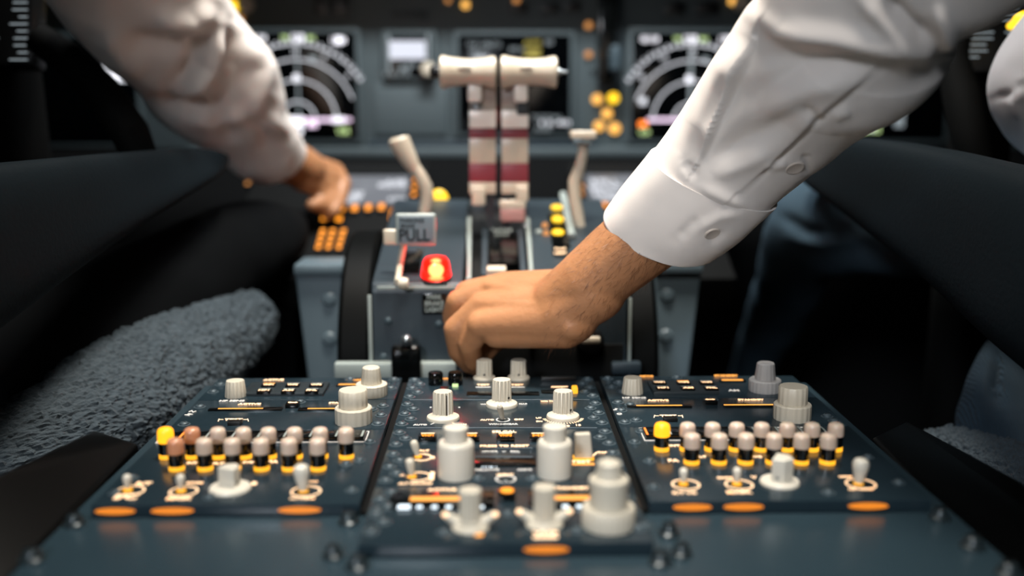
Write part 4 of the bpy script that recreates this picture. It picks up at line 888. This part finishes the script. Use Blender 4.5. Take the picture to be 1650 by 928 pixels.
def fold(rings, folds, wr=0.0, seed=0.0, freq=26):
    # press creases and raise folds in the cloth: each is a line across the sleeve with a width and a height in metres;
    # a fourth value makes it a pleat, full on one side of the line and dropping sharply on the other
    P = np.array([[tuple(p) for p in r] for r in rings]); n, m = P.shape[:2]
    U = np.gradient(P, axis=0); Vv = np.roll(P, -1, 1) - np.roll(P, 1, 1); N = np.cross(Vv, U)
    N /= np.maximum(np.linalg.norm(N, axis=2, keepdims=True), 1e-9); C = P.mean(axis=1, keepdims=True)
    N *= np.where((N * (P - C)).sum(2, keepdims=True) < 0, -1, 1)
    D = P - np.array(CAM); z = D @ np.array(cf); x = 825 + F * (D @ np.array(cr)) / z; y = 464 - F * (D @ np.array(cu)) / z
    face = -(N * D).sum(2) / np.linalg.norm(D, axis=2); wgt = np.clip((face + .15) / .35, 0, 1); tot = np.zeros((n, m))
    for fd in folds:
        pl, wd, h = fd[:3]; side = fd[3] if len(fd) > 3 else 0
        best = np.full((n, m), 1e9); sg = np.zeros((n, m)); arc_ = np.zeros((n, m)); run = 0.0
        for (ax, ay), (bx, by) in zip(pl[:-1], pl[1:]):
            dx, dy = bx - ax, by - ay; L2 = dx * dx + dy * dy; t = np.clip(((x - ax) * dx + (y - ay) * dy) / L2, 0, 1)
            d = np.hypot(x - ax - t * dx, y - ay - t * dy); c = dx * (y - ay) - dy * (x - ax); k = d < best
            best = np.where(k, d, best); sg = np.where(k, np.sign(c), sg); arc_ = np.where(k, run + t * L2 ** .5, arc_); run += L2 ** .5
        tp = np.clip(np.minimum(arc_, run - arc_) / (run * .3), 0, 1); tp = .25 + .75 * tp * tp * (3 - 2 * tp)
        if side: w2 = np.where(sg * side > 0, wd, 4.0)
        else: w2 = wd
        tot += h * np.exp(-(best / w2) ** 2) * tp
    tot *= wgt; out = []
    for i in range(n):
        row = []
        for j in range(m):
            p = V(P[i, j]); d = float(tot[i, j])
            if wr: d += wr * noise.noise(V((p.x * freq, p.y * freq, p.z * freq + seed))) + wr * .5 * noise.noise(V((p.x, p.z, p.y)) * freq * 2.1)
            row.append(p + V(N[i, j]) * d)
        out.append(row)
    return out
def skinmesh(rings, close0=True, close1=True):
    mb = MB(); n, m = len(rings), len(rings[0]); vs = [p for r in rings for p in r]; fs = []
    for i in range(n - 1):
        for j in range(m):
            k = (j + 1) % m; fs.append([i * m + j, i * m + k, (i + 1) * m + k, (i + 1) * m + j])
    if close0: fs.append(list(range(m))[::-1])
    if close1: fs.append([(n - 1) * m + j for j in range(m)])
    mb.add(vs, fs); return mb
def hem(rings, thick, into):
    # turn the first ring inwards so the cloth's edge has thickness and an inside
    c = sum(rings[0], V()) / len(rings[0]); c2 = sum(rings[into], V()) / len(rings[0])
    r0 = [p + (c - p).normalized() * thick for p in rings[0]]; r1 = [p + (c2 - p).normalized() * thick for p in rings[into]]
    return [r1, r0] + rings

# --- seats: dark armrests with fleece covers
def seat(label, arm, fleece, sd, pan, rib=None):
    fr, cen = loft(fleece, 300, 170, .8)
    c = V((sum(p.x for p in cen) / len(cen), sum(p.y for p in cen) / len(cen), FZ)); t = thing('pilot_seat', label, 'seat', c, 'pilot seats')
    out = []
    for ring, cc in zip(fr, cen):
        row = []
        for p in ring:
            d = (p - cc).normalized(); q = p * 85 + V((sd, 0, 0))
            h = .0022 * noise.noise(q * .8) + .0022 * noise.noise(q * 2.6) + .0018 * noise.noise(q * 5.1) + .0012 * noise.noise(q * 9)
            row.append(p + d * h)
        out.append(row)
    skinmesh(out).build('fleece_cover', M['fleece'], t, smooth=0)
    if rib:
        rr, _ = loft(rib, 90, 80, .45); rr = fold(rr, [([(1606, 570), (1602, 610), (1612, 650)], 7, -.010), ([(1585, 590), (1575, 650), (1590, 700)], 12, .004)], .002, 3., 20)
        cv = skinmesh(rr).build('side_cover', M['rib'], t, smooth=80); cv['label'] = 'navy ribbed cloth'
    ar, ac = loft(arm, 60, 48, .42, .62); skinmesh(ar).build('armrest', M['leather'], t)
    a, b = pan; mb = MB(); mb.box(((a[0] + b[0]) / 2, (a[1] + b[1]) / 2, (a[2] + b[2]) / 2), tuple(abs(a[i] - b[i]) for i in range(3)), bev=.02); mb.build('seat_pan', M['matte_black'], t)
    mb = MB(); mb.box(((a[0] + b[0]) / 2, (a[1] + b[1]) / 2, (FZ + a[2]) / 2), (.2, .3, a[2] - FZ)); mb.build('seat_base', M['matte_black'], t)
    ax, ay = ac[-1].x, ac[-1].y
    mb = MB(); mb.tube([ac[-8], V((ac[-8].x + (-.05 if sd < 5 else .05), ac[-8].y, (a[2] + ac[-8].z) / 2)), V(((a[0] + b[0]) / 2, min(a[1], b[1]) + .1, b[2] - .02))], .018, 14); mb.build('armrest_bracket', M['matte_black'], t)
seat('left pilot seat with a grey fleece cover and a long dark armrest', [((366, 250), (364, 268), .99), ((345, 243), (352, 282), .96), ((290, 241), (320, 305), .92), ((150, 249), (170, 398), .79), ((0, 262), (0, 515), .67), ((-210, 280), (-230, 680), .55)],
     [((395, 488), (425, 503), 1.05), ((340, 487), (446, 528), 1.02), ((265, 500), (425, 565), .98), ((170, 555), (380, 610), .91), ((90, 610), (322, 655), .84), ((-10, 690), (205, 728), .76), ((-330, 840), (-110, 880), .66)], 1.0,
     ((-.68, .42, -.30), (-.33, .98, -.075)))
seat('right pilot seat with a lumpy fleece edge and a dark armrest', [((1312, 240), (1297, 294), 1.0), ((1345, 226), (1330, 318), .94), ((1400, 222), (1400, 368), .87), ((1520, 240), (1525, 465), .77), ((1650, 268), (1650, 575), .67), ((1860, 310), (1860, 740), .55)],
     [((1488, 712), (1496, 692), .83), ((1515, 742), (1540, 690), .81), ((1575, 785), (1610, 704), .77), ((1665, 850), (1705, 738), .73), ((1860, 930), (1900, 810), .68)], 9.0,
     ((.36, .42, -.30), (.70, .92, -.13)),
     [((1600, 540), (1720, 500), .90), ((1573, 578), (1730, 545), .88), ((1549, 640), (1740, 620), .86), ((1541, 690), (1760, 700), .845), ((1556, 760), (1780, 780), .83)])

# ================================================================== PEOPLE
def cap_seg(mb, p, q, r0, r1, n=20):
    d = (q - p); L = d.length; prof = []
    for i in range(6): a = -math.pi / 2 + math.pi / 2 * i / 5.0; prof.append((max(r0 * math.cos(a), r0 * .04), r0 * math.sin(a)))
    for i in range(6): a = math.pi / 2 * i / 5.0; prof.append((max(r1 * math.cos(a), r1 * .04), L + r1 * math.sin(a)))
    mb.lathe(p, prof, n, axis=d)
def chain(mb, pts):
    for (p, r0), (q, r1) in zip(pts[:-1], pts[1:]): cap_seg(mb, W(*p), W(*q), r0, r1)
def fuse(mb, name, m, parent, voxel=.0016, it=12):
    o = mb.build(name, m, parent, smooth=0)
    r = o.modifiers.new('r', 'REMESH'); r.mode = 'VOXEL'; r.voxel_size = voxel; r.use_smooth_shade = True
    s = o.modifiers.new('s', 'SMOOTH'); s.factor = .5; s.iterations = it
    dg = bpy.context.evaluated_depsgraph_get(); me = bpy.data.meshes.new_from_object(o.evaluated_get(dg))
    o.modifiers.clear(); o.data = me; me.name = name
    me.polygons.foreach_set('use_smooth', [True] * len(me.polygons)); return o

# --- right pilot: left arm reaching down to the quadrant
pr = thing('person', 'person on the right in a white shirt reaching down to the throttle quadrant', 'person', W(1560, 500, .62))
mb = MB()
wr = (905, 497, .772)
chain(mb, [((1190, 255, .70), .026), ((1110, 325, .722), .0285), ((1055, 369, .738), .0290), ((1000, 413, .750), .0278), ((950, 455, .76), .0262)])
cap_seg(mb, W(950, 455, .76), W(905, 486, .772), .0262, .0228)          # wrist, broad and flatter
cap_seg(mb, W(958, 468, .758), W(905, 506, .768), .0240, .0215)
for b, e, r0, r1 in (((915, 474, .780), (812, 459, .828), .0200, .0112), ((918, 484, .775), (790, 468, .815), .0205, .0112), ((922, 498, .768), (776, 494, .80), .0205, .0112), ((922, 512, .764), (775, 524, .787), .0200, .0112),
                     ((912, 530, .766), (800, 538, .785), .0150, .0112), ((900, 500, .785), (830, 505, .81), .021, .018), ((926, 522, .757), (920, 524, .757), .0125, .0125)): cap_seg(mb, W(*b), W(*e), r0, r1)
for b, e in (((880, 462, .770), (806, 450, .818)), ((880, 476, .7655), (786, 461, .807)), ((882, 494, .7575), (772, 489, .793)), ((884, 512, .7545), (772, 520, .781))): cap_seg(mb, W(*b), W(*e), .0038, .0042)   # tendons
fing = [[((812, 459, .828), .0108), ((752, 470, .835), .0095), ((731, 505, .838), .0085), ((738, 540, .836), .0070)],
        [((790, 468, .815), .0110), ((738, 486, .820), .0098), ((729, 512, .830), .0085), ((741, 545, .834), .0072)],
        [((776, 494, .80), .0110), ((734, 530, .804), .0097), ((738, 566, .815), .0084), ((755, 588, .826), .0072)],
        [((775, 524, .787), .0105), ((757, 556, .798), .0090), ((763, 582, .812), .0080), ((770, 594, .824), .0068)],
        [((870, 495, .80), .0150), ((825, 520, .825), .0125), ((792, 552, .836), .0100), ((772, 578, .835), .0085)]]
for f in fing: chain(mb, f)
arm = fuse(mb, 'left_arm', M['skin'], pr)
arm['label'] = 'bare forearm and curled hand'
hb = MB(); rh = random.Random(4)                         # fine hairs on the wrist and forearm
me = arm.data; org = sum((q.location for q in (pr,)), V())
pool = []
for p in me.polygons:
    c = p.center + org; x, y = proj(c)
    if 880 < x < 1085 and (x < 972 or y - 352 - .68 * (x - 978) > 9) and p.normal.dot((CAM - c).normalized()) > -.1: pool.append((c, p.normal.copy(), x, y))
ax_ = (W(905, 497, .772) - W(1055, 365, .735)).normalized()
for i in range(700):
    c, nn, x, y = rh.choice(pool)
    if rh.random() > .3 + .7 * (x - 880) / 205: continue
    d = (ax_ * 1.0 + nn * .32 + V((rh.uniform(-.5, .5), rh.uniform(-.5, .5), rh.uniform(-.6, .3)))).normalized(); L = rh.uniform(.005, .012)
    q = c + d * L * .5 + nn * .0008; e = c + d * L - nn * .0002
    s = d.cross(nn).normalized() * .00009
    hb.add([c - s, c + s, q + s * .8, q - s * .8, e], [[0, 1, 2, 3], [3, 2, 4]])
ho = hb.build('arm_hair', M['hair'], pr, smooth=0); ho['kind'] = 'stuff'
# sleeve of the right pilot
RP_ = [((977, 347), (1152, 405), .742), ((1003, 309), (1190, 379), .728), ((1040, 262), (1232, 340), .712), ((1077, 212), (1288, 290), .697), ((1110, 165), (1345, 243), .680), ((1140, 117), (1400, 198), .66), ((1166, 76), (1452, 163), .64), ((1192, 38), (1502, 131), .618), ((1220, -2), (1534, 92), .598), ((1240, -60), (1540, 48), .575), ((1290, -140), (1635, 2), .55), ((1380, -230), (1780, -90), .52)]
rings, cen = loft(RP_, 330, 230, .80)
FO = [([(1216, 62), (1182, 140), (1149, 215), (1124, 262)], 34, .0095, 1), ([(1196, 110), (1150, 190), (1112, 262)], 16, -.003), ([(1250, 120), (1200, 200), (1150, 280)], 20, -.003),
      ([(1214, 22), (1262, 50), (1352, 58), (1445, 74), (1530, 88)], 17, .0068), ([(1222, 92), (1309, 98), (1430, 104)], 20, -.0055), ([(1420, -5), (1462, 40), (1508, 78)], 15, -.0075), ([(1505, 0), (1522, 45), (1532, 85)], 13, .006),
      ([(1380, -10), (1430, 40), (1490, 78)], 14, .004),
      ([(1150, 222), (1218, 178), (1310, 137), (1400, 116)], 20, .0042), ([(1140, 262), (1215, 222), (1300, 172)], 15, -.0034), ([(1145, 285), (1200, 262), (1250, 232)], 13, .003),
      ([(1416, 102), (1360, 146), (1309, 191), (1254, 245), (1191, 305)], 46, .0034, 1), ([(1424, 112), (1368, 156), (1316, 200), (1262, 252), (1200, 312)], 3.2, -.0006),
      ([(1482, 93), (1413, 99)], 26, .0018, -1),
      ([(1296, 246), (1306, 285)], 8, -.002), ([(1325, 205), (1312, 182), (1292, 168)], 10, -.0022), ([(1340, 190), (1372, 178)], 10, .0022), ([(1232, 268), (1272, 262)], 9, .002),
      ([(1120, 296), (1170, 320), (1210, 336)], 10, .0022), ([(1105, 258), (1122, 290)], 9, -.002), ([(1230, 140), (1290, 112), (1360, 104)], 14, -.003)]
i1 = int(330 * 2.05 / 11)
body = fold(rings, FO, .0008, 2.0)
sl_rings = body[i1 - 3:]
slv = skinmesh(hem(sl_rings, .001, 6), False, True).build('shirt_sleeve', M['shirt'], pr, smooth=80)
# cuff: its own band of cloth, slightly proud of the sleeve and slanting, with its stitched edge
cr_ = rings[:i1 + 9]; cuff = []
for i, r in enumerate(cr_):
    c = sum(r, V()) / len(r); g = 1.045; g -= .006 if i < 2 else 0; cuff.append([c + (p - c) * g for p in r])
cuff = fold(cuff, [([(1115, 372), (1160, 350), (1195, 345)], 9, .0016), ([(1090, 385), (1130, 350)], 10, -.0014), ([(1140, 392), (1170, 372)], 8, -.0014)], .0009, 5.0)
co = skinmesh(hem((hem(cuff[::-1], .0016, 3))[::-1], .0016, 8), False, False).build('cuff', M['shirt'], slv, smooth=80)
from mathutils.bvhtree import BVHTree
def near_hit(mbv, px, py):
    t = BVHTree.FromPolygons([v for v in mbv.v], mbv.f); return t.ray_cast(CAM, ray(px, py).normalized())
mb_c, mb_s = skinmesh(cuff), skinmesh(sl_rings)
for src, px, py, r, par in ((mb_c, 1148, 377, .0056, co), (mb_s, 1281, 271, .0062, slv)):
    h = near_hit(src, px, py)
    if h[0]:
        mb = MB(); nn = h[1] if h[1].dot(cf) < 0 else -h[1]; mb.lathe(h[0] - nn * .0008, [(r, 0), (r * 1.0, .0009), (r * .88, .0014), (r * .7, .0011), (r * .3, .001), (r * .05, .001)], 28, axis=nn); mb.build('button', M['button'], par)
# far sleeve at the right edge, and the trousers
fr_ = [((1690, 0), (1880, -40), .80), ((1655, 35), (1890, 10), .81), ((1622, 78), (1890, 60), .82), ((1602, 122), (1890, 110), .83), ((1597, 160), (1890, 160), .84), ((1610, 205), (1890, 210), .85), ((1645, 245), (1890, 250), .86), ((1700, 275), (1880, 275), .87)]
rg, cc = loft(fr_, 110, 96, .7); rg = fold(rg, [([(1600, 160), (1630, 150), (1660, 130)], 7, -.002), ([(1645, 130), (1636, 165), (1646, 200)], 9, .004)], .001, 8.)
skinmesh(rg).build('far_sleeve', M['shirt_in_shade'], pr, smooth=80)
tr = [((1165, 640), (1225, 650), 1.55), ((1190, 540), (1262, 580), 1.40), ((1222, 430), (1320, 490), 1.22), ((1240, 350), (1345, 440), 1.11), ((1290, 290), (1400, 435), 1.05), ((1450, 262), (1540, 445), .96), ((1600, 285), (1690, 480), .86), ((1750, 320), (1850, 540), .78)]
rg, cc = loft(tr, 120, 80, .9); rg = fold(rg, [([(1250, 345), (1300, 372), (1345, 375)], 9, -.005), ([(1270, 385), (1330, 395), (1390, 385)], 9, .004)], .0035, 12., 14)
skinmesh(rg).build('trousers', M['trouser'], pr, smooth=80)

# --- left pilot: right arm reaching to the keys of the left control display unit
pl = thing('person', 'person on the left in a white shirt pressing keys with a shadowed hand', 'person', W(60, 300, .86))
mb = MB()
chain(mb, [((270, 80, 1.0), .045), ((360, 180, 1.09), .036), ((430, 240, 1.14), .030), ((470, 262, 1.165), .026), ((492, 272, 1.18), .0235)])
for b, e, r0, r1 in (((488, 266, 1.18), (540, 276, 1.225), .0165, .0115), ((488, 274, 1.178), (538, 288, 1.215), .017, .0115), ((486, 282, 1.175), (530, 298, 1.205), .0165, .011), ((486, 288, 1.172), (518, 306, 1.195), .015, .0105)): cap_seg(mb, W(*b), W(*e), r0, r1)
for f in ([((540, 276, 1.225), .0112), ((553, 296, 1.218), .0100), ((547, 322, 1.205), .0088), ((538, 340, 1.192), .0075)],
          [((538, 288, 1.215), .0112), ((545, 310, 1.215), .0098), ((538, 330, 1.205), .0088), ((528, 346, 1.195), .0075)],
          [((530, 298, 1.205), .0108), ((533, 318, 1.20), .0096), ((524, 330, 1.19), .0086), ((514, 334, 1.185), .0075)],
          [((518, 306, 1.195), .0100), ((519, 322, 1.19), .0088), ((510, 330, 1.18), .008), ((502, 330, 1.175), .007)],
          [((500, 276, 1.20), .0130), ((535, 300, 1.235), .0110), ((540, 322, 1.222), .0085)]): chain(mb, f)
ar = fuse(mb, 'right_arm', M['skin'], pl, .002); ar['label'] = 'shadowed hand with bent fingers'
tr = [((470, 335), (470, 415), 1.14), ((390, 325), (405, 480), 1.06), ((250, 370), (305, 552), .96), ((90, 440), (185, 655), .87), ((-90, 540), (0, 790), .78)]  # thigh added to cover and shade the left of the fleece
rg, cc = loft(tr, 80, 60, .8); skinmesh(fold(rg, [], .003, 30., 14)).build('trousers', M['shade_trouser'], pl, smooth=80)
LP_ = [((395, 277), (491, 238), 1.13), ((366, 264), (478, 208), 1.105), ((325, 228), (463, 180), 1.075), ((285, 200), (458, 145), 1.045), ((243, 170), (440, 103), 1.01), ((207, 122), (407, 60), .97), ((150, 70), (378, 18), .93), ((92, 0), (350, -25), .89), ((30, -90), (320, -90), .84), ((-60, -190), (290, -180), .78)]
rings, cen = loft(LP_, 180, 150, .85)
FL_ = [([(350, 40), (338, 110), (292, 160)], 16, .012), ([(322, 40), (312, 100), (276, 145)], 13, -.011), ([(378, 35), (368, 100), (345, 155)], 13, -.009), ([(240, 20), (312, 40), (340, 0)], 20, .011), ([(200, 62), (270, 76), (312, 66)], 18, -.009),
       ([(245, 165), (300, 172), (340, 160)], 14, -.011), ([(345, 175), (362, 205), (385, 235)], 18, -.006), ([(400, 50), (424, 110), (414, 190)], 20, .008), ([(390, 150), (440, 200), (470, 225)], 16, .005), ([(440, 150), (420, 200), (440, 250)], 16, -.006), ([(165, 40), (200, 92), (238, 124)], 20, .008), ([(300, 192), (350, 198), (405, 182)], 14, .006)]
rg = fold(rings, FL_, .0018, 20., 20)
sv = skinmesh(hem(rg[10:], .001, 6), False, True).build('shirt_sleeve', M['shirt'], pl, smooth=80)
cf2 = []
for r in rings[:20]:
    c = sum(r, V()) / len(r); cf2.append([c + (p - c) * 1.03 for p in r])
skinmesh(hem(fold(cf2, [], .0015, 3.), .0016, 8), False, False).build('cuff', M['shirt'], sv, smooth=80)
